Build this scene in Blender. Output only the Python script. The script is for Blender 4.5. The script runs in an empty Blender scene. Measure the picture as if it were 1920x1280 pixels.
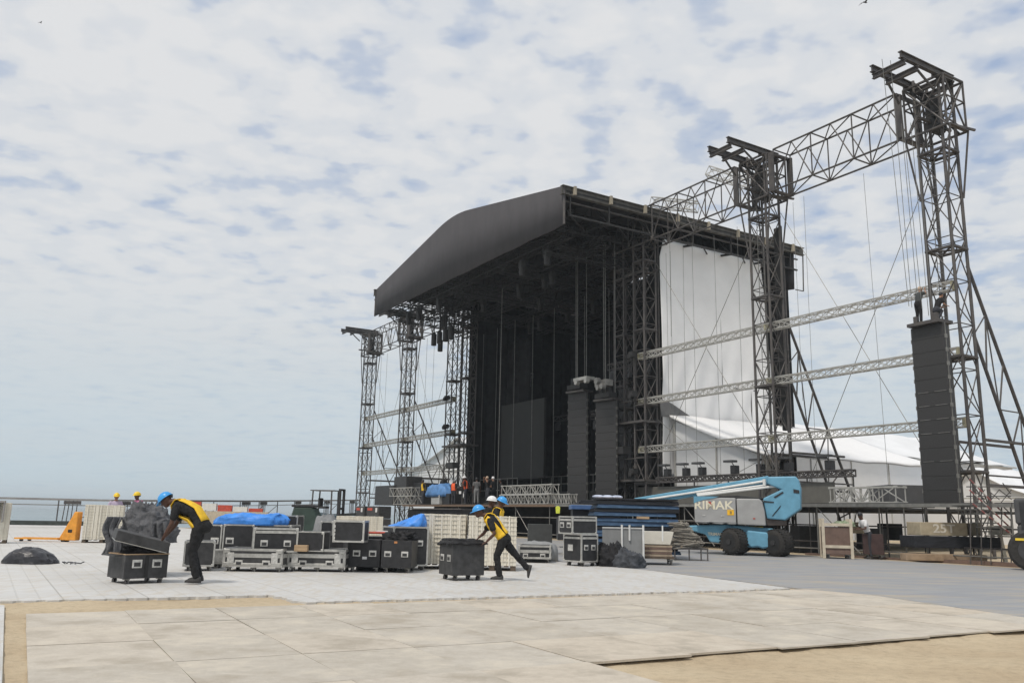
import bpy, bmesh, math, random
from mathutils import Vector as V, Matrix as M
R=math.radians
rnd=random.Random(7)
sc=bpy.context.scene; COL=sc.collection
# ---------------------------------------------------------------- camera
F=1586.; TH=R(11.68); RO=R(1.19); H=1.30
cam=bpy.data.cameras.new('camera'); co=bpy.data.objects.new('camera',cam); COL.objects.link(co)
co.matrix_world=M.Translation((0,0,H))@M.Rotation(R(90)+TH,4,'X')@M.Rotation(RO,4,'Z'); cam.sensor_width=36; cam.lens=36*F/1920; cam.clip_end=60000; cam.clip_start=.1
sc.camera=co
# ---------------------------------------------------------------- sky and sun
SUN_EL,SUN_AZ=58,215     # azimuth clockwise from +Y
sc.view_settings.view_transform='Standard'; sc.view_settings.look='None'; sc.view_settings.exposure=0; sc.view_settings.gamma=1
w=bpy.data.worlds.new('World'); sc.world=w; w.use_nodes=True
N=w.node_tree.nodes; L=w.node_tree.links; N.clear()
def nd(t,**k):
    n=N.new(t)
    for a,b in k.items(): setattr(n,a,b)
    return n
out=nd('ShaderNodeOutputWorld'); bg=nd('ShaderNodeBackground'); bg.inputs[1].default_value=.1; L.new(bg.outputs[0],out.inputs[0])
sky=nd('ShaderNodeTexSky',sky_type='NISHITA'); sky.sun_disc=False; sky.sun_elevation=R(SUN_EL); sky.sun_rotation=R(SUN_AZ); sky.dust_density=2; sky.air_density=1.2
tc=nd('ShaderNodeTexCoord'); sep=nd('ShaderNodeSeparateXYZ'); L.new(tc.outputs['Generated'],sep.inputs[0])
def mth(op,a,b=None,c=None,clamp=False):
    n=nd('ShaderNodeMath',operation=op,use_clamp=clamp)
    for i,x in enumerate((a,b,c)):
        if x is None: continue
        if isinstance(x,(int,float)): n.inputs[i].default_value=x
        else: L.new(x,n.inputs[i])
    return n.outputs[0]
zz=mth('ADD',mth('MAXIMUM',sep.outputs[2],0.0),.10)
cmb=nd('ShaderNodeCombineXYZ'); L.new(mth('DIVIDE',sep.outputs[0],zz),cmb.inputs[0]); L.new(mth('DIVIDE',sep.outputs[1],zz),cmb.inputs[1])
def noise(scale,det,rough,vec,dist=0):
    n=nd('ShaderNodeTexNoise'); n.inputs['Scale'].default_value=scale; n.inputs['Detail'].default_value=det
    n.inputs['Roughness'].default_value=rough; n.inputs['Distortion'].default_value=dist; L.new(vec,n.inputs['Vector']); return n.outputs['Fac']
def ramp(f,pts,interp='LINEAR'):
    n=nd('ShaderNodeValToRGB'); n.color_ramp.interpolation=interp; cr=n.color_ramp
    while len(cr.elements)<len(pts): cr.elements.new(.5)
    for e,(p,c) in zip(cr.elements,pts):
        e.position=p; e.color=(c,c,c,1) if isinstance(c,(int,float)) else (*c,1)
    L.new(f,n.inputs[0]); return n.outputs[0]
def mix(f,a,b):
    n=nd('ShaderNodeMix',data_type='RGBA')
    if isinstance(f,(int,float)): n.inputs[0].default_value=f
    else: L.new(f,n.inputs[0])
    for i,x in ((6,a),(7,b)):
        if isinstance(x,tuple): n.inputs[i].default_value=(*x,1)
        else: L.new(x,n.inputs[i])
    return n.outputs[2]
n1=noise(2.3,4,.5,cmb.outputs[0]); n2=noise(8.5,3.5,.46,cmb.outputs[0],.1); n3=noise(.8,2,.5,cmb.outputs[0]); n4=noise(15.,3,.5,cmb.outputs[0])
cl=mth('ADD',mth('MULTIPLY',n1,.28),mth('ADD',mth('MULTIPLY',n2,.56),mth('MULTIPLY',n4,.16)))
cl=mth('ADD',cl,mth('MULTIPLY',mth('SUBTRACT',n3,.5),.22))
cl=mth('ADD',cl,mth('MULTIPLY',sep.outputs[0],-.07))
cover=ramp(cl,[(.325,.22),(.40,.66),(.485,1.)],'EASE')
shade=ramp(cl,[(.37,(6.0,6.45,7.2)),(.49,(6.9,7.15,7.5)),(.58,(7.5,7.6,7.75))],'EASE')
hz=ramp(sep.outputs[2],[(0.0,1),(.13,.82),(.30,.18),(.5,0)],'EASE')
blue=mix(.65,sky.outputs[0],(3.6,4.9,7.4))
c1=mix(cover,blue,shade)
hcol=ramp(sep.outputs[2],[(0.0,(5.2,6.4,7.0)),(.08,(5.35,6.4,7.05)),(.22,(6.15,6.75,7.15)),(.4,(6.6,6.95,7.25))])
streak=nd('ShaderNodeMapping'); streak.inputs['Scale'].default_value=(1.2,1.2,16); L.new(tc.outputs['Generated'],streak.inputs[0])
stn=noise(2.2,6,.6,streak.outputs[0],.4)
hcol2=mix(ramp(stn,[(.40,0),(.66,.25)]),hcol,(6.0,6.2,6.35))
fin=mix(mth('MULTIPLY',hz,.85),c1,hcol2)
L.new(fin,bg.inputs[0])
sd=bpy.data.lights.new('sun','SUN'); sd.energy=2.3; sd.angle=R(9); sd.color=(1,.93,.84)
so=bpy.data.objects.new('sun',sd); COL.objects.link(so)
az,el=R(SUN_AZ),R(SUN_EL); sdir=V((math.sin(az)*math.cos(el),math.cos(az)*math.cos(el),math.sin(el)))
so.rotation_euler=sdir.to_track_quat('Z','Y').to_euler()
# ---------------------------------------------------------------- geometry of the view (where things stand)
cT,sT=math.cos(TH),math.sin(TH); cR,sR=math.cos(RO),math.sin(RO)
def ray(px,py):
    u=(px-960)/F; v=(640-py)/F; u,v=u*cR-v*sR,u*sR+v*cR; return (u,cT-v*sT,sT+v*cT)
def G(px,py,z=0):
    r=ray(px,py); k=(z-H)/r[2]; return V((k*r[0],k*r[1],z))
def P(px,py,Y):
    r=ray(px,py); k=Y/r[1]; return V((k*r[0],Y,H+k*r[2]))
PH_=2.1151; A=(math.cos(PH_),math.sin(PH_)); B=(A[1],-A[0]); PHI=PH_-math.pi/2
QS=1.35; ZG=1.45-H/QS; T1=(14.397*QS,26.3*QS)     # stage frame: s runs back, t runs left; one stage unit = QS metres; ZG = ground level in it
def S(s,t,z=0): return V((T1[0]+(A[0]*t+B[0]*s)*QS,T1[1]+(A[1]*t+B[1]*s)*QS,(z-ZG)*QS))
def inv_(x,y):
    dx,dy=(x-T1[0])/QS,(y-T1[1])/QS; return dx*B[0]+dy*B[1],dx*A[0]+dy*A[1]
def onS(px,py,s):
    r=ray(px,py); k=(s*QS+T1[0]*B[0]+T1[1]*B[1])/(r[0]*B[0]+r[1]*B[1]); return inv_(k*r[0],k*r[1])[1],(H+k*r[2])/QS+ZG
def onT(px,py,t):
    r=ray(px,py); k=(t*QS+T1[0]*A[0]+T1[1]*A[1])/(r[0]*A[0]+r[1]*A[1]); return inv_(k*r[0],k*r[1])[0],(H+k*r[2])/QS+ZG
# ---------------------------------------------------------------- materials
MATS={}
def mat(name,col,rough=.6,metal=0,var=.12,scale=6,bump=0,bscale=40,col2=None,spec=.4,detail=4,bdist=.02,stretch=None,lo=.35,hi=.65):
    if name in MATS: return MATS[name]
    m=bpy.data.materials.new(name); m.use_nodes=True; n=m.node_tree.nodes; l=m.node_tree.links; b=n['Principled BSDF']
    b.inputs['Roughness'].default_value=rough; b.inputs['Metallic'].default_value=metal; b.inputs['Specular IOR Level'].default_value=spec
    t=n.new('ShaderNodeTexCoord'); mp=n.new('ShaderNodeMapping'); l.new(t.outputs['Object'],mp.inputs[0])
    if stretch: mp.inputs['Scale'].default_value=stretch
    x=n.new('ShaderNodeTexNoise'); x.inputs['Scale'].default_value=scale; x.inputs['Detail'].default_value=detail; x.inputs['Roughness'].default_value=.6; l.new(mp.outputs[0],x.inputs['Vector'])
    r=n.new('ShaderNodeValToRGB'); l.new(x.outputs['Fac'],r.inputs[0]); r.color_ramp.elements[0].position=lo; r.color_ramp.elements[1].position=hi
    c2=col2 or tuple(min(1,c*(1+var)) for c in col); c1=col if col2 else tuple(c*(1-var) for c in col)
    r.color_ramp.elements[0].color=(*c1,1); r.color_ramp.elements[1].color=(*c2,1); l.new(r.outputs[0],b.inputs['Base Color'])
    if bump:
        y=n.new('ShaderNodeTexNoise'); y.inputs['Scale'].default_value=bscale; y.inputs['Detail'].default_value=5; l.new(mp.outputs[0],y.inputs['Vector'])
        bp=n.new('ShaderNodeBump'); bp.inputs['Strength'].default_value=bump; bp.inputs['Distance'].default_value=bdist; l.new(y.outputs['Fac'],bp.inputs['Height']); l.new(bp.outputs[0],b.inputs['Normal'])
    MATS[name]=m; return m
steel=mat('tower_steel',(.068,.063,.064),.6,.2,.35,3,col2=(.11,.10,.092))
galv=mat('galvanised_steel',(.22,.215,.20),.5,.5,.2,5)
alu=mat('truss_aluminium',(.42,.41,.38),.45,.25,.12,5)
roofm=mat('roof_fabric',(.055,.052,.056),.8,0,.10,.7,bump=.25,bscale=1.1,stretch=(1,2.5,1))
darkm=mat('dark_structure',(.029,.028,.028),.7,0,.3,3)
curt=mat('black_drape',(.021,.021,.022),.95,0,.3,2,spec=.1)
whitem=mat('white_sheet',(.84,.84,.84),.75,0,.05,.5,bump=.35,bscale=1.3)
tentm=mat('tent_fabric',(.74,.75,.76),.7,0,.05,.3,bump=.3,bscale=.8)
ledm=mat('grey_panel',(.125,.12,.105),.6,0,.08,4)
scrm=mat('dark_screen',(.022,.022,.021),.75,0,.1,2)
spk=mat('speaker_grille',(.036,.035,.035),.6,0,.2,30,bump=.3,bscale=200)
blk=mat('black_laminate',(.026,.026,.028),.5,0,.25,9)
blk2=mat('worn_black_laminate',(.045,.045,.046),.6,0,.3,7)
trim=mat('aluminium_edging',(.50,.49,.46),.35,.55,.15,12)
dish=mat('recessed_hardware',(.58,.57,.54),.4,.4,.2,20)
rub=mat('rubber',(.030,.028,.026),.85,0,.3,15,bump=.3,bscale=60)
castw=mat('caster_wheel',(.05,.045,.045),.5,0,.3,30)
greyf=mat('grey_fabric',(.11,.112,.12),.85,0,.25,8,bump=1,bscale=4.5,bdist=.12)
blkf=mat('black_fabric',(.024,.024,.026),.85,0,.35,9,bump=1,bscale=6,spec=.25,bdist=.08)
bluet=mat('blue_tarpaulin',(.055,.25,.72),.45,0,.18,5,bump=.5,bscale=10)
woodm=mat('raw_wood',(.40,.28,.17),.8,0,.2,4,stretch=(1,8,8))
palm=mat('dark_pallet_wood',(.10,.075,.055),.85,0,.3,5,stretch=(1,8,8))
concr=mat('concrete_ballast',(.40,.34,.24),.9,0,.12,5,bump=.4,bscale=25)
lblue=mat('lift_blue_paint',(.135,.33,.46),.45,0,.10,4)
lgrey=mat('lift_grey_paint',(.34,.34,.335),.5,0,.08,3)
whitep=mat('white_paint',(.70,.70,.68),.5,0,.08,6)
creamp=mat('cream_paint',(.52,.46,.36),.6,0,.12,7)
brownp=mat('brown_board',(.15,.10,.08),.75,0,.18,5)
platb=mat('blue_platform',(.035,.065,.13),.6,0,.35,3,stretch=(1,4,4),col2=(.06,.115,.20))
platd=mat('dark_platform',(.018,.02,.026),.7,0,.35,3,stretch=(1,4,4))
redp=mat('red_paint',(.50,.08,.05),.55,0,.2,6)
orgp=mat('orange_paint',(.75,.33,.05),.5,0,.15,6)
yelp=mat('yellow_paint',(.75,.55,.05),.5,0,.12,6)
greenp=mat('dark_green_paint',(.03,.05,.04),.6,0,.2,6)
skin=mat('dark_brown_skin',(.085,.040,.026),.55,0,.12,20)
skin2=mat('tan_skin',(.30,.16,.10),.55,0,.1,20)
cblk=mat('black_cotton',(.014,.014,.015),.9,0,.25,14,bump=.5,bscale=25)
hivy=mat('yellow_vest_fabric',(.80,.50,.03),.7,0,.10,12,bump=.4,bscale=20)
hivo=mat('orange_vest_fabric',(.85,.13,.04),.7,0,.10,12)
blueh=mat('blue_helmet_plastic',(.05,.32,.72),.3,0,.04,5)
whiteh=mat('white_helmet_plastic',(.72,.72,.72),.3,0,.04,5)
yelh=mat('yellow_helmet_plastic',(.80,.55,.03),.3,0,.04,5)
shoem=mat('dark_shoe_leather',(.035,.033,.032),.6,0,.2,10)
pinkc=mat('pink_cotton',(.60,.20,.35),.8,0,.1,10)
whitec=mat('white_cotton',(.70,.70,.70),.85,0,.08,10)
tanc=mat('tan_fabric',(.5,.38,.28),.8,0,.1,10)
jean=mat('dark_trousers',(.035,.037,.045),.85,0,.2,10)
rodm=mat('rusty_grey_steel',(.16,.14,.12),.7,.3,.5,8,col2=(.30,.28,.24))
textm=mat('cream_lettering',(.75,.70,.55),.6,0,.04,6)
# ---------------------------------------------------------------- mesh builder
class MB:
    def __init__(s): s.v=[]; s.f=[]
    def add(s,vs,fs):
        o=len(s.v); s.v+=[V(a) for a in vs]; s.f+=[tuple(i+o for i in f) for f in fs]; return s
    def box(s,c,d,rot=None):
        x,y,z=d[0]/2,d[1]/2,d[2]/2; vs=[V((a*x,b*y,e*z)) for a in(-1,1) for b in(-1,1) for e in(-1,1)]
        if rot is not None:
            m=rot if isinstance(rot,M) else M.Rotation(rot,3,'Z'); vs=[m@v for v in vs]
        c=V(c); return s.add([v+c for v in vs],[(0,1,3,2),(4,6,7,5),(0,4,5,1),(2,3,7,6),(0,2,6,4),(1,5,7,3)])
    def b2(s,a,b): return s.box([(a[i]+b[i])/2 for i in range(3)],[abs(b[i]-a[i]) for i in range(3)])
    def bar(s,p,q,r,n=4,r2=None):
        p,q=V(p),V(q); d=q-p
        if d.length<1e-5: return s
        d.normalize(); u=d.cross(V((0,0,1)) if abs(d.z)<.95 else V((1,0,0))).normalized(); w_=d.cross(u); r2=r if r2 is None else r2
        vs=[]; k=math.pi/n
        for c,rr in((p,r),(q,r2)):
            for i in range(n): a=2*math.pi*i/n+k; vs.append(c+(u*math.cos(a)+w_*math.sin(a))*rr*(1.2 if n==4 else 1))
        fs=[(i,(i+1)%n,n+(i+1)%n,n+i) for i in range(n)]+[tuple(range(n))[::-1],tuple(range(n,2*n))]
        return s.add(vs,fs)
    def ibeam(s,p,q,w_,h,up=V((0,0,1))):
        p,q=V(p),V(q); d=(q-p); Ln=d.length; d.normalize(); r=d.cross(up).normalized(); u=r.cross(d)
        m=M((r,d,u)).transposed(); c=(p+q)/2
        s.box(c+u*(h/2-.015),(w_,Ln,.03),m); s.box(c-u*(h/2-.015),(w_,Ln,.03),m); s.box(c,(w_*.18,Ln-.004,h-.06),m); return s
    def prism(s,poly,d0,d1,ax=1):
        # poly: list of 2D (x,z) extruded along y (ax=1) or (x,y) along z (ax=2) or (y,z) along x (ax=0)
        n=len(poly)
        def mk(p,d): return {1:(p[0],d,p[1]),2:(p[0],p[1],d),0:(d,p[0],p[1])}[ax]
        vs=[mk(p,d0) for p in poly]+[mk(p,d1) for p in poly]
        return s.add(vs,[tuple(range(n)),tuple(range(2*n-1,n-1,-1))]+[(i,n+i,n+(i+1)%n,(i+1)%n) for i in range(n)])
    def rings(s,rs,cap=True,closed=True):
        n=len(rs[0]); vs=[p for r in rs for p in r]; fs=[]
        for j in range(len(rs)-1):
            for i in range(n if closed else n-1): fs.append((j*n+i,j*n+(i+1)%n,(j+1)*n+(i+1)%n,(j+1)*n+i))
        if cap: fs+=[tuple(range(n))[::-1],tuple(range((len(rs)-1)*n,len(rs)*n))]
        return s.add(vs,fs)
    def cyl(s,c,r,w_,axis='X',n=20):
        d={'X':V((1,0,0)),'Y':V((0,1,0)),'Z':V((0,0,1))}[axis]; return s.bar(V(c)-d*w_/2,V(c)+d*w_/2,r,n)
    def wheel(s,c,r,w_,axis='Y',n=24,bev=.25):
        d={'X':V((1,0,0)),'Y':V((0,1,0))}[axis]; u=V((0,0,1)); q=d.cross(u); c=V(c); b=w_*bev; rs=[]
        for off,rr in((-w_/2,r*.55),(-w_/2,r*.86),(-w_/2+b*.5,r*.97),(-w_/2+b,r),(w_/2-b,r),(w_/2-b*.5,r*.97),(w_/2,r*.86),(w_/2,r*.55)):
            rs.append([c+d*off+(u*math.cos(2*math.pi*i/n)+q*math.sin(2*math.pi*i/n))*rr for i in range(n)])
        return s.rings(rs)
    def grid(s,fn,nu,nv,thick=0):
        vs=[fn(i/nu,j/nv) for j in range(nv+1) for i in range(nu+1)]
        return s.add(vs,[(j*(nu+1)+i,j*(nu+1)+i+1,(j+1)*(nu+1)+i+1,(j+1)*(nu+1)+i) for j in range(nv) for i in range(nu)])
    def build(s,name,m,parent=None,smooth=False,bevel=0,remesh=0,solid=0,sub=0,bseg=1):
        me=bpy.data.meshes.new(name); me.from_pydata([tuple(v) for v in s.v],[],s.f); me.validate()
        if not solid:
            bm=bmesh.new(); bm.from_mesh(me); bmesh.ops.recalc_face_normals(bm,faces=bm.faces); bm.to_mesh(me); bm.free()
        me.materials.append(m)
        if smooth: me.polygons.foreach_set('use_smooth',[True]*len(me.polygons))
        o=bpy.data.objects.new(name,me); COL.objects.link(o)
        if parent: o.parent=parent
        if solid: k=o.modifiers.new('s','SOLIDIFY'); k.thickness=solid; k.offset=0
        if remesh and name in('shirt','trousers') and remesh<.014:
            k=o.modifiers.new('r','REMESH'); k.mode='VOXEL'; k.voxel_size=remesh; k.use_smooth_shade=True
            k=o.modifiers.new('c','SMOOTH'); k.factor=.5; k.iterations=4
            tx=bpy.data.textures.get('cloth_wrinkles') or bpy.data.textures.new('cloth_wrinkles','CLOUDS'); tx.noise_scale=.07; tx.noise_depth=2
            k=o.modifiers.new('d','DISPLACE'); k.texture=tx; k.strength=.030; k.mid_level=.5; k.texture_coords='LOCAL'
        elif remesh:
            k=o.modifiers.new('r','REMESH'); k.mode='VOXEL'; k.voxel_size=remesh; k.use_smooth_shade=True
            k=o.modifiers.new('c','SMOOTH'); k.factor=.5; k.iterations=4
        if bevel: k=o.modifiers.new('b','BEVEL'); k.width=bevel; k.segments=bseg; k.limit_method='ANGLE'; k.angle_limit=R(40)
        if sub: k=o.modifiers.new('u','SUBSURF'); k.levels=sub; k.render_levels=sub
        return o
def tag(o,label,cat,group=None,kind=None):
    if label: o['label']=label
    if cat: o['category']=cat
    if group: o['group']=group
    if kind: o['kind']=kind
    return o
GS=1.0
def Z(px,py,Y): return P(px,py,Y).z
def thing(name,label,cat,loc=(0,0,0),rz=0,group=None,rx=0,ry=0):
    o=bpy.data.objects.new(name,None); o.empty_display_size=.2; COL.objects.link(o); o.location=loc; o.rotation_euler=(rx,ry,rz)
    if label and GS!=1: o.scale=(GS,GS,GS)
    return tag(o,label,cat,group)
def sthing(name,label,cat,s=0,t=0,z=0,group=None,rz=0):
    o=thing(name,label,cat,S(s,t,z),PHI+rz,group); o.scale=(QS,QS,QS); return o
def copy_tree(o,parent=None):
    c=o.copy(); COL.objects.link(c); c.parent=parent
    for ch in [x for x in bpy.data.objects if x.parent==o]: copy_tree(ch,c)
    return c
def struct(o): o['kind']='structure'; return o
def lattice(mb,p,q,w_,h,r,bay,up=V((0,0,1)),rl=None,cross=True):
    p,q=V(p),V(q); d=(q-p); Ln=d.length; d.normalize(); x=d.cross(up).normalized(); u=x.cross(d); rl=rl or r*.55
    cs=[x*a*w_/2+u*b*h/2 for a,b in((-1,-1),(1,-1),(1,1),(-1,1))]
    for c in cs: mb.bar(p+c,q+c,r)
    n=max(1,round(Ln/bay))
    for i in range(n+1):
        a=p+d*(Ln*i/n)
        for k in range(4):
            mb.bar(a+cs[k],a+cs[(k+1)%4],rl)
            if i<n:
                b=p+d*(Ln*(i+1)/n)
                if cross=='x': mb.bar(a+cs[k],b+cs[(k+1)%4],rl); mb.bar(b+cs[k],a+cs[(k+1)%4],rl)
                elif (i+k)%2: mb.bar(a+cs[k],b+cs[(k+1)%4],rl)
                else: mb.bar(b+cs[k],a+cs[(k+1)%4],rl)
    return mb
def text(s_,size,mt,parent,loc,rot,depth=.004,name='lettering',sx=1):
    cu=bpy.data.curves.new(name,'FONT'); cu.body=s_; cu.size=size; cu.extrude=depth; cu.align_x='CENTER'; cu.align_y='CENTER'; cu.offset=size*.02
    o=bpy.data.objects.new(name,cu); COL.objects.link(o); dg=bpy.context.evaluated_depsgraph_get(); dg.update()
    me=bpy.data.meshes.new_from_object(o.evaluated_get(dg)); bpy.data.objects.remove(o); me.materials.clear(); me.materials.append(mt)
    o=bpy.data.objects.new(name,me); COL.objects.link(o); o.parent=parent; o.location=loc; o.rotation_euler=rot; o.scale=(sx,1,1); return o
# ================================================================= SETTING: ground, water
def gmat(name,build):
    m=bpy.data.materials.new(name); m.use_nodes=True; n=m.node_tree.nodes; l=m.node_tree.links; b=n['Principled BSDF']; build(m,n,l,b); return m
def NN(n,l,t,ins=None,**k):
    x=n.new(t)
    for a,b in k.items(): setattr(x,a,b)
    for a,b in (ins or {}).items():
        if hasattr(b,'is_linked') or isinstance(b,bpy.types.NodeSocket): l.new(b,x.inputs[a])
        else: x.inputs[a].default_value=b
    return x
def rampn(n,l,f,pts):
    x=n.new('ShaderNodeValToRGB'); cr=x.color_ramp
    while len(cr.elements)<len(pts): cr.elements.new(.5)
    for e,(p,c) in zip(cr.elements,pts): e.position=p; e.color=(c,c,c,1) if isinstance(c,(int,float)) else (*c,1)
    l.new(f,x.inputs[0]); return x.outputs[0]
def mixn(n,l,f,a,b,mode='MIX'):
    x=n.new('ShaderNodeMix'); x.data_type='RGBA'; x.blend_type=mode
    if isinstance(f,(int,float)): x.inputs[0].default_value=f
    else: l.new(f,x.inputs[0])
    for i,c in((6,a),(7,b)):
        if isinstance(c,tuple): x.inputs[i].default_value=(*c,1)
        else: l.new(c,x.inputs[i])
    return x.outputs[2]
def objmap(n,l,rot=0,sc_=(1,1,1)):
    t=n.new('ShaderNodeTexCoord'); mp=n.new('ShaderNodeMapping'); mp.inputs['Rotation'].default_value=(0,0,rot); mp.inputs['Scale'].default_value=sc_; l.new(t.outputs['Object'],mp.inputs[0]); return mp.outputs[0]
def f_sand(m,n,l,b):
    o=objmap(n,l); a=NN(n,l,'ShaderNodeTexNoise',{'Vector':o,'Scale':.7,'Detail':6}); c=NN(n,l,'ShaderNodeTexNoise',{'Vector':o,'Scale':9,'Detail':6,'Roughness':.7}); g=NN(n,l,'ShaderNodeTexNoise',{'Vector':o,'Scale':180,'Detail':2})
    k=rampn(n,l,a.outputs['Fac'],[(.35,(.455,.365,.25)),(.65,(.53,.44,.31))]); k2=rampn(n,l,c.outputs['Fac'],[(.3,.80),(.55,1.0)]); k=mixn(n,l,1,k,k2,'MULTIPLY')
    k3=rampn(n,l,g.outputs['Fac'],[(.3,.85),(.6,1.08)]); k=mixn(n,l,.7,k,k3,'MULTIPLY'); l.new(k,b.inputs['Base Color']); b.inputs['Roughness'].default_value=.95; b.inputs['Specular IOR Level'].default_value=.1
    bp=NN(n,l,'ShaderNodeBump',{'Strength':.9,'Distance':.03,'Height':c.outputs['Fac']}); l.new(bp.outputs[0],b.inputs['Normal'])
sandm=gmat('sand',f_sand)
def f_tile(m,n,l,b):
    o=objmap(n,l,-PHI); w1=NN(n,l,'ShaderNodeTexBrick',{'Vector':o,'Scale':1.0,'Mortar Size':.012,'Brick Width':1.1,'Row Height':1.1,'Mortar Smooth':.3},offset=0.0)
    w1.inputs['Color1'].default_value=(1,1,1,1); w1.inputs['Color2'].default_value=(.93,.93,.93,1); w1.inputs['Mortar'].default_value=(.72,.71,.69,1)
    w2=NN(n,l,'ShaderNodeTexBrick',{'Vector':o,'Scale':1.0,'Mortar Size':.018,'Brick Width':.275,'Row Height':.275,'Mortar Smooth':.5},offset=0.0)
    w2.inputs['Color1'].default_value=(1,1,1,1); w2.inputs['Color2'].default_value=(.98,.98,.98,1); w2.inputs['Mortar'].default_value=(.88,.875,.86,1)
    a=NN(n,l,'ShaderNodeTexNoise',{'Vector':o,'Scale':.5,'Detail':7,'Roughness':.65}); c=NN(n,l,'ShaderNodeTexNoise',{'Vector':objmap(n,l,-PHI-.2,(3,.6,1)),'Scale':2.4,'Detail':6})
    k=rampn(n,l,a.outputs['Fac'],[(.3,(.50,.485,.45)),(.5,(.58,.575,.56)),(.7,(.61,.61,.60))]); k=mixn(n,l,1,k,w1.outputs['Color'],'MULTIPLY'); k=mixn(n,l,.8,k,w2.outputs['Color'],'MULTIPLY')
    d=rampn(n,l,c.outputs['Fac'],[(.48,0.),(.70,.6)]); k=mixn(n,l,d,k,(.49,.44,.36)); l.new(k,b.inputs['Base Color']); b.inputs['Roughness'].default_value=.6
    bp=NN(n,l,'ShaderNodeBump',{'Strength':.35,'Distance':.01,'Height':w2.outputs['Fac']}); bp.invert=True; l.new(bp.outputs[0],b.inputs['Normal'])
tilem=gmat('white_floor_tile',f_tile)
def f_mat(m,n,l,b):
    o=objmap(n,l,-PHI); w1=NN(n,l,'ShaderNodeTexBrick',{'Vector':o,'Scale':1.0,'Mortar Size':.014,'Brick Width':1.2,'Row Height':.6,'Mortar Smooth':.3},offset=0.5)
    w1.inputs['Color1'].default_value=(1,1,1,1); w1.inputs['Color2'].default_value=(.90,.90,.92,1); w1.inputs['Mortar'].default_value=(.72,.72,.72,1)
    a=NN(n,l,'ShaderNodeTexNoise',{'Vector':objmap(n,l,-.15,(.45,1.6,1)),'Scale':1.1,'Detail':7,'Roughness':.65})
    k=mixn(n,l,1,(.295,.305,.318),w1.outputs['Color'],'MULTIPLY'); d=rampn(n,l,a.outputs['Fac'],[(.46,0.),(.56,.35),(.66,.85)]); k=mixn(n,l,d,k,(.42,.36,.27)); l.new(k,b.inputs['Base Color']); b.inputs['Roughness'].default_value=.65
matm=gmat('grey_blue_mat',f_mat)
def f_sea(m,n,l,b):
    o=objmap(n,l,0,(1,.25,1)); a=NN(n,l,'ShaderNodeTexNoise',{'Vector':o,'Scale':.5,'Detail':6}); b.inputs['Roughness'].default_value=.25
    c=NN(n,l,'ShaderNodeTexNoise',{'Vector':objmap(n,l,0,(.01,.03,1)),'Scale':1,'Detail':4}); k=rampn(n,l,c.outputs['Fac'],[(.35,(.10,.15,.17)),(.65,(.16,.22,.24))]); l.new(k,b.inputs['Base Color'])
    bp=NN(n,l,'ShaderNodeBump',{'Strength':.5,'Distance':.5,'Height':a.outputs['Fac']}); l.new(bp.outputs[0],b.inputs['Normal'])
seam=gmat('sea_water',f_sea)
def f_ply(m,n,l,b):
    t=n.new('ShaderNodeTexCoord'); oi=n.new('ShaderNodeObjectInfo'); ad=NN(n,l,'ShaderNodeVectorMath',{0:t.outputs['Object']},operation='ADD'); mu=NN(n,l,'ShaderNodeMath',{0:oi.outputs['Random'],1:60.},operation='MULTIPLY'); l.new(mu.outputs[0],ad.inputs[1])
    mp=NN(n,l,'ShaderNodeMapping',{'Vector':ad.outputs[0]}); mp.inputs['Scale'].default_value=(2.2,2.2,1)
    g=NN(n,l,'ShaderNodeTexNoise',{'Vector':mp.outputs[0],'Scale':3,'Detail':7,'Roughness':.7}); a=NN(n,l,'ShaderNodeTexNoise',{'Vector':ad.outputs[0],'Scale':1.5,'Detail':8,'Roughness':.62})
    f=NN(n,l,'ShaderNodeTexNoise',{'Vector':ad.outputs[0],'Scale':60,'Detail':2})
    k=rampn(n,l,g.outputs['Fac'],[(.3,(.44,.405,.35)),(.7,(.53,.495,.435))]); tint=rampn(n,l,oi.outputs['Random'],[(0,(.90,.89,.87)),(.5,(1,1,1)),(1,(1.07,1.02,.96))]); k=mixn(n,l,1,k,tint,'MULTIPLY')
    wet=rampn(n,l,a.outputs['Fac'],[(.34,1),(.48,0)]); k=mixn(n,l,wet,k,(.385,.345,.285)); sd_=rampn(n,l,a.outputs['Fac'],[(.52,0),(.66,.8)]); k=mixn(n,l,sd_,k,(.57,.52,.435))
    k3=rampn(n,l,f.outputs['Fac'],[(.3,.9),(.6,1.05)]); k=mixn(n,l,.6,k,k3,'MULTIPLY')
    mq=NN(n,l,'ShaderNodeMapping',{'Vector':ad.outputs[0]}); mq.inputs['Rotation'].default_value=(0,0,.5); mq.inputs['Scale'].default_value=(1.2,9,1)
    sc1=NN(n,l,'ShaderNodeTexNoise',{'Vector':mq.outputs[0],'Scale':2.2,'Detail':8,'Roughness':.75}); k=mixn(n,l,rampn(n,l,sc1.outputs['Fac'],[(.60,0),(.68,.55)]),k,(.60,.56,.49)); k=mixn(n,l,rampn(n,l,sc1.outputs['Fac'],[(.30,.45),(.38,0)]),k,(.27,.235,.185))
    sp1=NN(n,l,'ShaderNodeTexNoise',{'Vector':ad.outputs[0],'Scale':11,'Detail':6,'Roughness':.8}); k=mixn(n,l,rampn(n,l,sp1.outputs['Fac'],[(.28,.7),(.36,0)]),k,(.24,.20,.15)); k=mixn(n,l,rampn(n,l,sp1.outputs['Fac'],[(.58,0),(.70,.5)]),k,(.60,.54,.44))
    l.new(k,b.inputs['Base Color']); b.inputs['Roughness'].default_value=.8; b.inputs['Specular IOR Level'].default_value=.2
    bp=NN(n,l,'ShaderNodeBump',{'Strength':.12,'Distance':.004,'Height':f.outputs['Fac']}); l.new(bp.outputs[0],b.inputs['Normal'])
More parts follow.
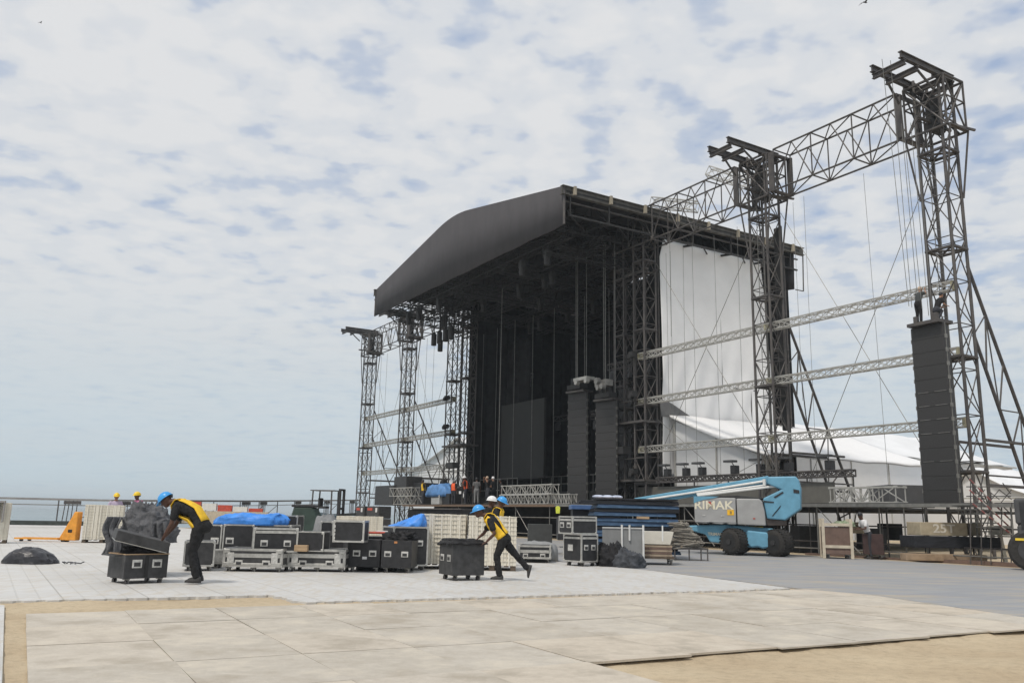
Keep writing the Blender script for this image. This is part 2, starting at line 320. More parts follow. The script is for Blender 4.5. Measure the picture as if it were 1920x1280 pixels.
plym=gmat('weathered_plywood',f_ply)
# sand: near part undulating grid, far part flat
mb=MB(); xs=[-160,-60,-30,-18]+[-12+.15*i for i in range(161)]+[14,20,40,80,240]; ys=[-30,-5,2]+[4+.15*i for i in range(67)]+[14.1,14.4]+[15,18,24,32,40,50,58,65]
from mathutils import noise as mn
def hs(x,y):
    rx_,ry_=x+5.87,y-10.81; u_=rx_*.8746+ry_*.4848; v_=rx_*.4905-ry_*.8714; dip=-.045*max(0,min(1,(v_-5.45)/.25))*max(0,min(1,(u_-4.3)/.3))*max(0,1-max(0,v_-5.7)/1.6)
    if not(-12<=x<=12 and 3<=y<=13.9): return dip
    e=min(1,(y-4)/.6,(13.9-y)/.6,(x+12)/.6,(12-x)/.6); h=mn.noise(V((x*1.1,y*1.1,0)))*.022+mn.noise(V((x*3.7,y*3.7,3)))*.018; return max(-.03,min(h,.016))*max(0,e)+dip
vs=[(x,y,hs(x,y)-.004) for y in ys for x in xs]; nx=len(xs)
mb.add(vs,[(j*nx+i,j*nx+i+1,(j+1)*nx+i+1,(j+1)*nx+i) for j in range(len(ys)-1) for i in range(nx-1)])
mb.add([(-16,65,-.012),(240,65,-.012),(300,420,-.012),(20,420,-.012)],[(0,1,2,3)])
struct(mb.build('sand',sandm,smooth=True))
struct(MB().add([(-5000,45,-1.2),(5000,45,-1.2),(5000,5000,-1.2),(-5000,5000,-1.2)],[(0,1,2,3)]).build('sea',seam))
def teeth(p,q,step=.275,amp=.07):
    p,q=V(p),V(q); n=max(1,round((q-p).length/step)); d=(q-p)/n; nn=V((d.y,-d.x)).normalized(); r=[]
    for i in range(n):
        a=p+d*i; j=amp*rnd.uniform(.4,1.3); r+=[a,a+d*.12+nn*j,a+d*.62+nn*j,a+d*.74]
    return r
pl=[(-60,11.9),(-8.6,11.9),(-7.0,11.95)]+teeth((-6.95,12.06),(-3.66,13.76))+teeth((-3.55,13.65),(-3.02,12.84))+teeth((-2.95,12.78),(5.52,17.25))+[(5.60,17.35),(3.55,22.47),(.79,26.74),(-6,38.4),(-24,63),(-60,63)]
pl=[tuple(p[:2]) for p in pl]; struct(MB().prism(pl,-.01,.03,2).build('tile_floor',tilem))
pl=[tuple(p[:2]) for p in [(-30,3),(-1.6,3.0)]+[(-6.6,11.62)]+[(-7.0,11.87),(-30,11.87)]]
struct(MB().prism(pl,-.011,.027,2).build('tile_path',tilem))
e=[S(-5.0,-20),S(-5.0,-3),S(-5.0,20),S(-5.0,34)]
pl=[(5.85,17.3),(6.75,16.3),(7.6,12.6),(9.6,5.5),(40,5.5)]+[(p.x,p.y) for p in e]+[(-5.85,38.4),(.97,26.74),(3.72,22.47)]
struct(MB().prism(pl,-.01,.022,2).build('grey_mat_floor',matm))
# plywood sheets
O0=V((-5.87,10.81)); U=V((.8746,.4848))*1.22; VV=V((.4905,-.8714))*1.388
def sheet(c0,c1,r0,r1,lab):
    c0,c1=[(.9125*c if c<=4 else c-.35) for c in(c0,c1)]
    g=.003; q=[O0+U*(c0+g)+VV*(r0+g),O0+U*(c1-g)+VV*(r0+g),O0+U*(c1-g)+VV*(r1-g),O0+U*(c0+g)+VV*(r1-g)]
    cc=sum(q,V((0,0)))/4; z=.014+rnd.uniform(0,.005); m_=MB(); tl=[rnd.uniform(-.002,.005) for _ in range(4)]
    lo=[(p.x-cc.x+rnd.uniform(-.006,.006),p.y-cc.y+rnd.uniform(-.006,.006)) for p in q]
    vs=[(x,y,-.018) for x,y in lo]+[(x,y,t) for (x,y),t in zip(lo,tl)]
    m_.add(vs,[(3,2,1,0),(4,5,6,7)]+[(i,(i+1)%4,4+(i+1)%4,4+i) for i in range(4)])
    o=m_.build('plywood_sheet',plym); o.location=(cc.x,cc.y,z); tag(o,lab,'plywood sheet','plywood sheets laid over the sand')
nth=['first','second','third','fourth','fifth','sixth','seventh','eighth','ninth','tenth','eleventh','twelfth']
for c in range(4):
    for r in range(6):
        if r>=4 and c==0 and r==5: continue
        sheet(c,c+1,r,r+1,f'weathered plywood sheet on sand, {nth[c]} column from left edge, {nth[r]} row from white floor')
for c in range(4,12):
    for r in range(4):
        ce={(11,0):11.65,(11,1):11.6,(11,2):11.3,(11,3):11.15}.get((c,r),c+1)
        
        sheet(c,ce,r+(.10 if r==0 else 0)-(.0 if r else .04*(c%3)),r+1+(.03*math.sin(c*2.2) if r==3 else 0),f'sand-dusted plywood sheet, {nth[c]} column from left edge, {nth[r]} row below white floor')
# ================================================================= STAGE PLATFORM
Z0=2.05; DF=-4.05
sp=sthing('stage_platform','long dark scaffold platform carrying the concert stage and its side wings','stage',group=None)
MB().b2((DF,-3.2,Z0-.07),(-2.9,1.0,Z0)).b2((DF,1.003,Z0-.07),(-.7,4.2,Z0)).b2((DF,4.203,Z0-.07),(12.5,33.6,Z0)).build('deck',darkm,sp)
MB().b2((DF-.08,-3.2,Z0-.12),(DF-.003,17,Z0-.02)).b2((DF-.05,-3.28,Z0-.15),(-2.9,-3.203,Z0-.02)).build('edge_beam',galv,sp)
MB().b2((DF-.08,17.01,Z0-.13),(DF-.003,33.6,Z0-.02)).build('edge_beam',mat('brown_edge_timber',(.16,.11,.075),.8,0,.2,5,stretch=(8,1,8)),sp)
n=0
for i,t in enumerate([ -3.1+1.48*k for k in range(25)]):
    for s in (-3.97,-3.0):
        if (s<-3.5 and i%2==0) or (s>-3.5 and t<4):
            MB().bar((s,t,ZG+.02),(s,t,Z0-.07),.022,6).box((s,t,ZG+.03),(.14,.14,.04)).build('scaffold_post',galv,sp); n+=1
for a,b,zz_ in ((-3.1,33,ZG+.20),(4.2,33,ZG+.95)): MB().bar((-3.97,a,zz_),(-3.97,b,zz_),.022,6).build('ledger_rail',galv,sp)
for t in (1.3,7.2,13.1,19.1,25,30.9): MB().bar((-4.02,t,ZG+.1),(-4.02,t+1.48,Z0-.12),.018,6).build('diagonal_brace',galv,sp)
m_=MB()
for t in [-3+1.3*k for k in range(14)]: m_.bar((-3.5,t,ZG),(-3.5,t,Z0-.07),.015,6).bar((-2.7,t+.4,ZG),(-2.7,t+.4,Z0-.07),.025,6)
m_.bar((-3.5,-3,ZG+.4),(-3.5,15,ZG+.4),.02,6).bar((-2.7,-3,ZG+.9),(-2.7,15,ZG+.9),.02,6)
m_.build('inner_frame',steel,sp)
MB().b2((-4.15,-3.1,ZG),(-3.85,3.2,ZG+.05)).b2((-4.2,-3.4,ZG),(-3.7,-1.2,ZG+.09)).build('sole_board',brownp,sp)
# black under-stage skirt beyond the towers
MB().b2((-2.2,6.0,ZG+.02),(-2.15,33,Z0-.08)).build('skirt',curt,sp)
# ================================================================= TOWERS
MASTW,MASTD=.98,.86
def mast_parts(root,w_,d,z0,z1,r=.052,bay=1.45,xb=True,name='mast_chord',mt=None):
    mt=mt or steel
    for a in(-1,1):
        for b in(-1,1): MB().bar((a*d/2,b*w_/2,z0),(a*d/2,b*w_/2,z1),r,6).build(name,mt,root)
    m_=MB(); n=round((z1-z0)/bay); cs=[(-d/2,-w_/2),(d/2,-w_/2),(d/2,w_/2),(-d/2,w_/2)]
    for i in range(n):
        za=z0+(z1-z0)*i/n; zb=z0+(z1-z0)*(i+1)/n
        for k in range(4):
            p,q=cs[k],cs[(k+1)%4]
            m_.bar((*p,za),(*q,za),.019,5)
            if (k%2==0)==bool(xb): m_.bar((*p,za),(*q,zb),.021,5).bar((*q,za),(*p,zb),.021,5)
            else:
                a,b=(p,q) if i%2 else (q,p); m_.bar((*a,za),(*b,zb),.021,5)
    m_.build('cross_bracing',mt,root)
    for zz_ in (z0+2.6,z0+6.2,z0+9.8,z0+13.2):
        if zz_<z1-.5:
            f=MB(); e=.05
            for k in range(4):
                p,q=cs[k],cs[(k+1)%4]; f.bar((p[0]*(1+e),p[1]*(1+e),zz_),(q[0]*(1+e),q[1]*(1+e),zz_),.055,5)
            f.bar((*cs[0],zz_),(*cs[2],zz_),.04,5).bar((*cs[1],zz_),(*cs[3],zz_),.04,5); f.build('ring_frame',mt,root)
def flared(root,z):   # bracket arms spreading out below the head
    for b in(-1,1):
        MB().bar((-.43,b*.49,z-2.3),(-.52,b*.80,z),.035,5).bar((.43,b*.49,z-2.3),(.52,b*.80,z),.035,5).bar((-.52,b*.80,z),(.52,b*.80,z),.035,5).build('flared_bracket',steel,root)
def head(root,z=14.36):
    # sleeve block round the mast carrying the girder ends
    m_=MB(); W,D=1.45,1.12; zb,zt=z,z+1.80
    for a in(-1,1):
        for b in(-1,1): m_.bar((a*D/2,b*W/2,zb),(a*D/2,b*W/2,zt),.038,5)
    for zz_ in(zb,zb+1.05,zt):
        c4=[(-D/2,-W/2),(D/2,-W/2),(D/2,W/2),(-D/2,W/2)]
        for k in range(4): m_.bar((*c4[k],zz_),(*c4[(k+1)%4],zz_),.048 if zz_!=zb+1.05 else .03,5)
    for b in(-1,1):
        m_.bar((-D/2,b*W/2,zb),(D/2,b*W/2,zt),.032,5).bar((D/2,b*W/2,zb),(-D/2,b*W/2,zt),.032,5)
    for a in(-1,1): m_.bar((a*D/2,-W/2,zb),(a*D/2,W/2,zt),.032,5).bar((a*D/2,W/2,zb),(a*D/2,-W/2,zt),.032,5)
    m_.bar((-D/2-.5,0,zb+.4),(D/2+.3,0,zb+.4),.06,5).bar((-D/2,-W/2,zb),(D/2+.3,-W/2-.1,zb+.1),.05,5)
    m_.build('sleeve_frame',steel,root)
    for b in(-1,1):
        p=MB()
        for a in (-.55,.55): p.box((a,b*.96,z+.90),(.06,.26,1.66))
        p.box((0,b*.93,z+.12),(1.16,.14,.09)).box((0,b*.93,z+1.70),(1.16,.14,.09)); p.build('girder_end_plate',steel,root)['side']=b
    k=MB(); k.box((.05,.1,z+1.0),(.35,.30,.9)).box((-.2,-.2,z+.9),(.25,.25,.7)).cyl((0,.0,z+.3),.22,.6,'X',12).bar((-.5,-.5,z),(.5,.5,z+1.7),.04,5).bar((.5,-.5,z),(-.5,.5,z+1.7),.04,5); k.build('hoist_motor',darkm,root)
    zt2=z+1.97
    for b in(-.38,.67): MB().ibeam((-2.5,b-.12,zt2),(.40,b-.12,zt2),.14,.24).build('cantilever_beam',steel,root)
    for a in(-2.35,-1.65,-.3,.3): MB().ibeam((a,-.57,zt2-.24),(a,.62,zt2-.24),.12,.18).build('cross_beam',steel,root)
    for b in(-.38,.67): MB().bar((-1.5,b,zt2-.12),(-.72,b*1.2,z+1.3),.045,5).bar((-.6,b,z+1.9),(.5,b,zt2-.12),.035,5).bar((.6,b,z+1.9),(-.6,b,zt2-.12),.035,5).build('beam_strut',steel,root)
def rake(root,zt=9.2,run=5.0,w_=.98,zb=0.):
    r=thing('raking_brace',None,None); r.parent=root
    d=V((run,0,zb-zt)).normalized(); nn=V((-d.z,0,d.x)); g=1.15
    p0=V((.43,0,zt)); p1=p0+V((run,0,zb-zt)); q0=p0-nn*g*0+V((0,0,-2.3)); q1=V((p1.x-1.35,0,zb))
    w_=0.; r.location=(0,-.40,0)
    for b in(0,):
        o=V((0,b,0)); MB().bar(p0+o,p1+o,.055,6).bar(q0+o,q1+o,.055,6).build('brace_chord',steel,r)
    m_=MB(); n=6
    for i in range(n+1):
        a=p0.lerp(p1,i/n); b=q0.lerp(q1,i/n); c=q0.lerp(q1,(i+1)/n) if i<n else None
        for y in(0,):
            o=V((0,y,0)); m_.bar(a+o,b+o,.03,5)
            if c is not None: m_.bar((a if i%2 else p0.lerp(p1,(i+1)/n))+o,(c if i%2 else b)+o,.024,5)
    m_.build('brace_lacing',steel,r); return r
def ladder(root,x,y,z0,z1):
    m_=MB().bar((x-.17,y,z0),(x-.17,y,z1),.014,5).bar((x+.17,y,z0),(x+.17,y,z1),.014,5); z=z0
    while z<z1: m_.bar((x-.17,y,z),(x+.17,y,z),.010,4); z+=.3
    m_.build('ladder',galv,root)
t1=sthing('lattice_tower','tallest-looking outer steel lattice tower at the right, with cantilevered beams above hanging speakers','tower',0,.33,0,'steel lattice towers')
mast_parts(t1,MASTW*.90,MASTD*.90,ZG,16.45); head(t1); flared(t1,14.36); rake(t1,9.75,4.6,zb=ZG); ladder(t1,.0,.25,1.5,14.3)
m_=MB().bar((.4,.45,4.1),(3.6,.45,4.1),.05,5).bar((.4,-.45,4.1),(3.6,-.45,4.1),.05,5).bar((.4,-.45,2.7),(4.0,-.45,2.7),.05,5).bar((.4,-.45,3.0),(4.0,-.45,3.0),.03,5); m_.build('brace_tie',steel,t1)
TS={2:7.93,3:15.51,4:35.2,5:42.75,6:50.6}
def put(tid,label,ox=0):
    c=copy_tree(t1); c.location=S(ox,TS[tid]); c['label']=label; return c
put(2,'steel lattice tower with cantilevered beams, standing between the tall outer tower and the stage roof')
put(5,'far steel lattice tower left of the stage opening, nearest the black roof canopy')
c6=put(6,'outermost far steel lattice tower at the left end of the stage')
for ch in list(t1.children): 
    if ch.get('side')==-1: bpy.data.objects.remove(ch)
for ch in list(c6.children):
    if ch.get('side')==1: bpy.data.objects.remove(ch)
m=sthing('rear_mast','rear steel mast under the back right corner of the stage roof','mast',8.6,14.9,0); mast_parts(m,.6,.6,ZG,15.4,.045,1.3)
m=sthing('cable_riser','thick dark bundle of cables running up behind the second right tower','cable bundle',.75,7.9,0); MB().box((0,0,9.2),(.22,.30,8.4)).bar((.3,.1,2),(.3,.1,13.6),.06,6).build('cable_bundle',darkm,m,bevel=.05)
for tid,lab in ((3,'dark roof tower at the right edge of the stage opening, beside the white side sheet'),(4,'roof tower at the left edge of the black stage opening')):
    r=sthing('roof_tower',lab,'tower',0,TS[tid],0,'roof towers')
    sg=1 if tid==3 else -1
    for k,(ds,dt) in enumerate(((0,0),(.15,sg*1.7),(2.6,sg*.2))):
        g=thing('mast_column',None,None,(ds,dt,0)); g.parent=r; mast_parts(g,.75,.75,ZG,15.6,.05,1.25)
    for z in (13.2,14.6):
        for q in (-.3,.3): MB().bar((q,-.6,z),(q+.1,sg*2.2,z),.06,5).build('tie_beam',steel,r)
    for z in(3.2,5.9): MB().box((.1,sg*.9,z),(1.3,2.7,.10)).build('work_platform',steel,r); MB().bar((-.5,-.4,z+1),(-.5,sg*2.1,z+1),.025,5).build('guard_rail',steel,r)
    f=MB(); 
    for z in (7.2,3.6,9.1): MB().box((-.6,sg*.2,z),(.3,.3,.25)).cyl((-.75,sg*.2,z-.1),.13,.2,'X',12).build('flood_lamp',darkm,r)
    f.box((-.55,sg*1.2,4.6),(.5,.9,.35)).build('control_box',darkm,r)
# horizontal girders between towers, two per side at z 14..16
def girder(ta,tb,lab):
    g=sthing('steel_girder',lab,'girder',0,ta,15.33,'upper steel girders'); Lg=tb-ta
    p,q=V((0,0,0)),V((0,Lg,0)); w_,h=1.0,1.74; up=V((0,0,1))
    for a in(-1,1):
        for b in(-1,1): MB().bar((a*w_/2,0,b*h/2),(a*w_/2,Lg,b*h/2),.040,5).build('girder_chord',steel,g)
    m_=MB(); n=max(2,round(Lg/1.75))
    for i in range(n+1):
        y=Lg*i/n; y2=Lg*(i+1)/n; ym=(y+y2)/2
        for a in(-1,1):
            m_.bar((a*w_/2,y,-h/2),(a*w_/2,y,h/2),.028,5)
            if i<n: m_.bar((a*w_/2,y,-h/2),(a*w_/2,ym,h/2),.025,5).bar((a*w_/2,ym,h/2),(a*w_/2,y2,-h/2),.025,5)
        for b in(-1,1):
            m_.bar((-w_/2,y,b*h/2),(w_/2,y,b*h/2),.030,5)
            if i<n: m_.bar((-w_/2,y,b*h/2),(w_/2,y2,b*h/2),.026,5)
    m_.build('girder_lacing',steel,g)
girder(1.35,TS[2]-1.05,'upper steel lattice girder linking the tall outer right tower to the next tower')
girder(TS[2]+1.05,TS[3]+.6,'upper steel lattice girder running from the second right tower into the stage roof')
girder(TS[4]-.6,TS[5]-1.05,'upper far lattice girder from the stage roof to the left wing tower')
girder(TS[5]+1.05,TS[6]-1.05,'upper far lattice girder between the two outermost left towers')
# light aluminium trusses, three levels each side
TZ=(-.02,0,0)
DZ=dict(topmost=TZ[0],middle=TZ[1],lowest=TZ[2])
lev=[(9.07,'topmost'),(6.86,'middle'),(4.62,'lowest')]
for z,nm in lev:
    for a,b_,side in ((.1,TS[3]+.25,'right'),(TS[4]-.3,TS[6],'left')):
        tr=sthing('aluminium_truss',f'{nm} pale aluminium truss spanning across the {side} wing towers','truss',-.1,a,z+DZ[nm],'pale horizontal trusses')
        lattice(MB(),(0,0,0),(0,b_-a,0),.27,.27,.022,.5,rl=.011,cross='x').build('truss_frame',alu,tr)
        [MB().box((0,y_,0),(.30,.08,.30)).build('truss_coupler',mat('pale_yellow_strap',(.36,.34,.24),.7),tr) for y_ in ((b_-a)*.5,.02,b_-a)]
# crossing cables in each bay
def cables(lab,s,pts,r=.016):
    o=sthing('bracing_cables',lab,'cables',s,pts[0][0],0,'bracing cables')
    for (a,za,b,zb) in pts: MB().bar((0,a-pts[0][0],za),(0,b-pts[0][0],zb),r,5).build('cable',galv,o)
cables('crossed steel cables between the tall outer right tower and the next tower',.3,[(.6,13.8,TS[2]-.6,1.6),(.6,1.6,TS[2]-.6,13.8)],.012)
cables('crossed steel cables in front of the white side sheet',.3,[(TS[2]+.6,13.6,TS[3]-.5,4.2),(TS[2]+.6,4.2,TS[3]-.5,13.6)],.014)
cables('low crossed cables beneath the lowest truss by the white sheet',.3,[(TS[2]+.6,4.0,TS[3]-.5,1.6),(TS[2]+.6,1.6,TS[3]-.5,6.0)],.012)
cables('fine crossed cables between the two outermost left towers',.3,[(TS[5]+.6,13.6,TS[6]-.5,1.6),(TS[5]+.6,1.6,TS[6]-.5,13.6)],.012)
cables('fine crossed cables between left wing tower and stage opening',.3,[(TS[4]+.6,13.6,TS[5]-.5,1.6),(TS[4]+.6,1.6,TS[5]-.5,13.6)],.012)
def ropes(lab,base,lst,r=.010,m=None):
    o=sthing('hanging_ropes',lab,'ropes',*base,'hanging ropes')
    for (s,t,z0,z1,dx) in lst: MB().bar((s,t,z1),(s+dx*.3,t+dx,z0),r,4).build('rope',m or galv,o)
ropes('steel ropes dropping from tall right tower beams to the hanging speakers',(0,0,0),[(-2.45,.5,8.0,16.5,-.35),(-2.3,.3,8.0,16.4,-.1),(-1.4,.2,8,14.5,-.1),(-1.5,.6,8,14.5,-.1),(-1.3,.4,7.9,14.5,-.1),(-1.9,.3,8,15,-.2)],.008)
ropes('thin ropes hanging beneath the upper right girder',(0,0,0),[(0,3.2,2,14,-.2),(0,5.9,2,14,.1),(.2,6.6,6,14,0)],.006)
ropes('thin ropes hanging in front of the white side sheet',(0,0,0),[(.5,9.9,2,14,.1),(.5,11.3,2,14,0),(.4,12.6,2,14,0),(.4,13.2,2,14,.15),(.5,14.2,1.6,14,0),(.5,14.5,1.6,14,-.1),(-.6,13.0,9.5,14.4,.02)],.007)
ropes('thin ropes hanging beneath the far left girder',(0,0,0),[(0,38.5,2,14,0),(0,39.7,2,14,.1),(0,41.0,2,14,0),(0,42.2,2,14,0),(0,47,2,14,0),(0,48.2,2,14,.1),(0,49.3,2,14,0)],.009)
# ================================================================= ROOF
rf=sthing('stage_roof','black fabric covered stage roof with rounded peaked canopy','stage roof')
TL,TR_=14.42,36.28; TM=25.35; ZE,ZP,ZBm=16.0,17.72,14.22
def prof(n=48):
    r=[]
    for i in range(n+1):
        t=TL+(TR_-TL)*i/n; u=abs(t-TM)/((TR_-TL)/2); z=ZE+(ZP+.28-ZE)*(1-u)
        k=.16
        if u<k: z=ZE+(ZP+.28-ZE)*(1-(k*k+u*u)/(2*k))
        r.append((t,z))
    return r
pf=prof()
SF,SB=-5.52,10.0
fa=MB(); n=len(pf); vs=[(SF,t,z) for t,z in pf]+[(SF+.04+.02*math.sin(t*1.7),t,ZBm+.015*math.sin(t*2.3)) for t,z in pf]
fa.add(vs,[(i,i+1,n+i+1,n+i) for i in range(n-1)]); fa.build('front_fascia',roofm,rf,smooth=True,solid=.06)
sk=MB(); vs=[(SF+.02,t,z+.02) for t,z in pf]+[(SB,t,z+.02) for t,z in pf]; sk.add(vs,[(i,i+1,n+i+1,n+i) for i in range(n-1)]); sk.build('roof_skin',roofm,rf,smooth=True,solid=.05)
bk=MB(); vs=[(SB-.5,t,z-.05) for t,z in pf[:12]]+[(SB-.6+.1*i/12,t,13.6+.05*i) for i,(t,z) in enumerate(pf[:12])]
bk.add(vs,[(i,i+1,13+i-0,12+i) for i in range(11)]); bk.build('rear_fascia',roofm,rf,smooth=True,solid=.05)
for t in (TL,TR_):
    MB().ibeam((SF-.15,t,ZE-.18),(SB+.25,t,ZE-.18),.22,.42).build('eave_beam',galv if False else mat('eave_brown_grey',(.10,.095,.085),.7,.1,.3,3),rf)
    MB().bar((SF,t+.2,ZE-.6),(SB,t+.2,ZE-.6),.05,5).bar((SF,t,ZBm),(SF,t,ZE),.06,5).bar((SB+.2,t-.02,ZE-.3),(SB+.1,t-.02,13.6),.035,5).bar((SB-.5,t,13.6),(SB+.1,t-.02,13.6),.03,5).build('eave_frame',steel,rf)
cl_=MB()
for i in range(8): cl_.box((SF+.5+2.05*i,TL-.03,ZE-.14),(.12,.30,.40))
cl_.build('eave_strap',mat('tan_strap',(.35,.31,.24),.8),rf)
# rafters (lattice following the peak) and purlins
for i,s in enumerate([-5.2,-3,-.4,2.2,4.8,7.2,9.2]):
    m_=MB(); prev=None
    for j in range(0,len(pf)):
        if j%3: continue
        t,z=pf[j]; a=V((s,t,z-.15)); b=V((s,t,min(z-1.3,14.9+.0*z)))
        m_.bar(a,b,.035,4)
        if prev: m_.bar(prev[0],a,.05,4).bar(prev[1],b,.055,4).bar(prev[1] if j%2 else prev[0],a if j%2 else b,.035,4)
        prev=(a,b)
    m_.build('rafter',darkm,rf)
m_=MB()
for j in range(0,len(pf),4):
    t,z=pf[j]; m_.bar((SF+.1,t,z-.2),(SB-.1,t,z-.2),.045,4).bar((SF+.3,t,14.7),(SB-.3,t,14.7),.05,4)
    for i in range(5): m_.bar((SF+.3+i*2.7,t,14.7),(SF+.3+(i+1)*2.7,min(t+2,TR_),14.7),.03,4)
m_.build('purlins',darkm,rf)
# mother grid with lamps below the roof
mg=sthing('lighting_grid','black lighting truss grid hanging under the stage roof','lighting grid')
m_=MB()
for s in(-4.6,-2.4,.2,3,6,9): lattice(m_,(s,15.4,14.3),(s,35.4,14.3),.45,.45,.03,1.0)
for t in(17,21,26,31,34.6): lattice(m_,(-4.8,t,13.9),(9,t,13.9),.4,.4,.03,1.0)
m_.build('grid_truss',darkm,mg)
r2=random.Random(3); lm=None
for k in range(24):
    s,t=r2.choice([-4.6,-2.4,.2,3,6]),r2.uniform(16.5,34.5)
    if lm is None:
        o=lm=sthing('stage_lamp','black moving lamp hanging from the dark grid under the roof','lamp',s,t,13.7,'lamps hanging under the roof grid'); MB().box((0,0,0),(.28,.28,.35)).build('lamp_base',darkm,o); MB().cyl((0,0,-.35),.15,.4,'Z',8).build('lamp_head',darkm,o)
    else: o=copy_tree(lm); o.location=S(s,t,13.7)
for i,(s,t) in enumerate(((-3.0,32.4),(-3.0,31.6),(-3.0,30.8),(-3,30.0),(-1.8,33.9))):
    o=sthing('hanging_lamp','black can-shaped lamp hanging in the row at the left end of the roof','lamp',s,t,12.3,'lamps hanging at left end of roof'); MB().cyl((0,0,0),.17,.75,'Z',12).build('lamp_body',darkm,o,bevel=.02); MB().cyl((0,0,.42),.09,.1,'Z',8).bar((0,0,.45),(0,0,1.9),.03,4).build('lamp_bracket',darkm,o)
# ================================================================= STAGE HOUSE: drapes, screens
def drape(name,lab,p,q,z0,z1,mt,amp=.16,per=.75,fall=0):
    o=sthing(name,lab,'drape',p[0],p[1],0,'black stage drapes')
    d=V((q[0]-p[0],q[1]-p[1],0)); Ln=d.length; d.normalize(); nn=V((d.y,-d.x,0)); r3=random.Random(int(p[1]*7+p[0])); ph=[r3.uniform(0,6) for _ in range(3)]
    nu=int(Ln/.10)
    def f(u,v):
        x=u*Ln; a=amp*(math.sin(x/per*6.28+ph[0]+.6*math.sin(x*1.3+ph[1]))+.4*math.sin(x*2.1/per*6.28*.3+ph[2]))*(1.0-.35*v)
        return V((0,0,0))+d*x+nn*a+V((0,0,z0+(z1-z0)*v))
    MB().grid(f,nu,10).build('cloth',mt,o,smooth=True,solid=.02); return o
drape('stage_drape','black side drape closing the left wall of the stage',(.5,34.0),(10.1,34.0),Z0,15.9,curt)
drape('stage_drape','black back drape across the rear of the stage',(9.5,15.2),(9.5,34.3),Z0,16.9,curt)
drape('stage_drape','black leg drape hanging inside stage near the left wall',(3.2,30.8),(3.2,33.8),Z0,13,curt)
drape('stage_drape','black side drape closing the right wall of the stage',(.9,16.1),(10.2,15.6),Z0,15.9,curt)
drape('stage_drape','black leg drape hanging behind the middle speaker columns',(4,16.5),(4,20.5),Z0,13.2,curt)
def flat(name,lab,cat,s,t,w_,h,z,mt,th=.15,grp=None,rz=0,part='panel'):
    o=sthing(name,lab,cat,s,t,z,grp,rz); MB().b2((0,0,0),(th,w_,h)).build(part,mt,o,bevel=.01)
    f=MB().b2((th+.005,.1,0),(th+.25,w_-.1,.05)).bar((th+.03,.2,0),(th+.03,.2,h),.04,4).bar((th+.03,w_-.2,0),(th+.03,w_-.2,h),.04,4).bar((th+.03,.1,h*.5),(th+.03,w_-.1,h*.5),.03,4); f.build('back_frame',steel,o); return o
flat('video_screen','large unlit dark grey video screen standing deep inside the stage','screen',1.6,26.6,5.0,4.7,3.7,scrm)
flat('scenic_panel','narrow brownish flat standing behind the speaker column at stage right','panel',2.6,14.9,.9,3.9,2.3,mat('brown_grey_flat',(.06,.055,.045),.7))
m_=MB()
for i,(t,a,b) in enumerate(((19.8,10.0,13.5),(22,9.4,13.6),(25,8,13.5),(27.3,3,13.5),(29.4,6,13.6),(31.6,2,13.5),(33.4,4,13.4),(35.0,2,13.3))): 
    o=sthing('rope','thin rope hanging straight down inside the dark stage','rope',1.2,t,0,'ropes inside the dark stage'); MB().bar((0,0,a*.25+1),(0,.05,b),.014,4).build('rope_line',galv,o)
o=sthing('rope','bright thin rope falling from roof to deck just left of the middle speaker columns','rope',-3.0,24.0,0); tag(o,None,None,'ropes inside the dark stage'); MB().bar((0,0,1.6),(0,0,13.8),.016,5).build('rope_line',galv,o)
for i,(s,t,z,Lr,nl,lab) in enumerate(((4,21.5,7.3,3.5,3,'short black lighting bar with lamps left of the speaker columns'),(6,26.2,7.9,5.6,4,'long black lighting bar hanging above the dark screen'),(5,33.4,11.0,3.4,3,'high black lighting bar beside the left drape'),(1.5,16.6,9.3,3.6,3,'high lighting bar at the right of the stage opening'))):
    o=sthing('lighting_bar',lab,'lighting bar',s,t,z,'lighting bars inside the stage'); lattice(MB(),(0,0,0),(0,Lr,0),.3,.3,.03,.6).build('bar_truss',steel,o)
    for k in range(nl):
        y=.3+k*(Lr-.6)/(nl-1); q=MB().box((0,y,-.30),(.16,.34,.16)).cyl((-.04,y,-.55),.16,.42,'Z',10).box((0,y-.17,-.42),(.04,.03,.3)).box((0,y+.17,-.42),(.04,.03,.3)); q.build('lamp',mat('lamp_grey',(.06,.06,.062),.4),o)
# deck-front clutter inside the stage: drum risers, rails
o=sthing('stage_riser','dark riser platform with handrails at the back of the stage','riser',3,22.6,Z0); MB().b2((0,0,0),(2,6.3,.9)).build('riser_box',darkm,o)
m_=MB()
for z in(1.35,1.8): m_.bar((0,0,z),(0,6.3,z),.03,5)
for k in range(7): m_.bar((0,k*1.05,.9),(0,k*1.05,1.8),.025,5)
m_.build('handrail',galv,o)
o=sthing('stage_riser','low riser with thin rails near left end of the stage opening','riser',1.5,29.3,Z0); MB().b2((0,0,0),(1.6,7.2,.55)).build('riser_box',darkm,o)
m_=MB().bar((0,0,1.0),(0,7.2,1.0),.03,5).bar((0,0,1.7),(0,7.2,1.7),.03,5)
for k in range(7): m_.bar((0,k*1.2,.55),(0,k*1.2,1.7),.025,5)
m_.build('handrail',galv,o)
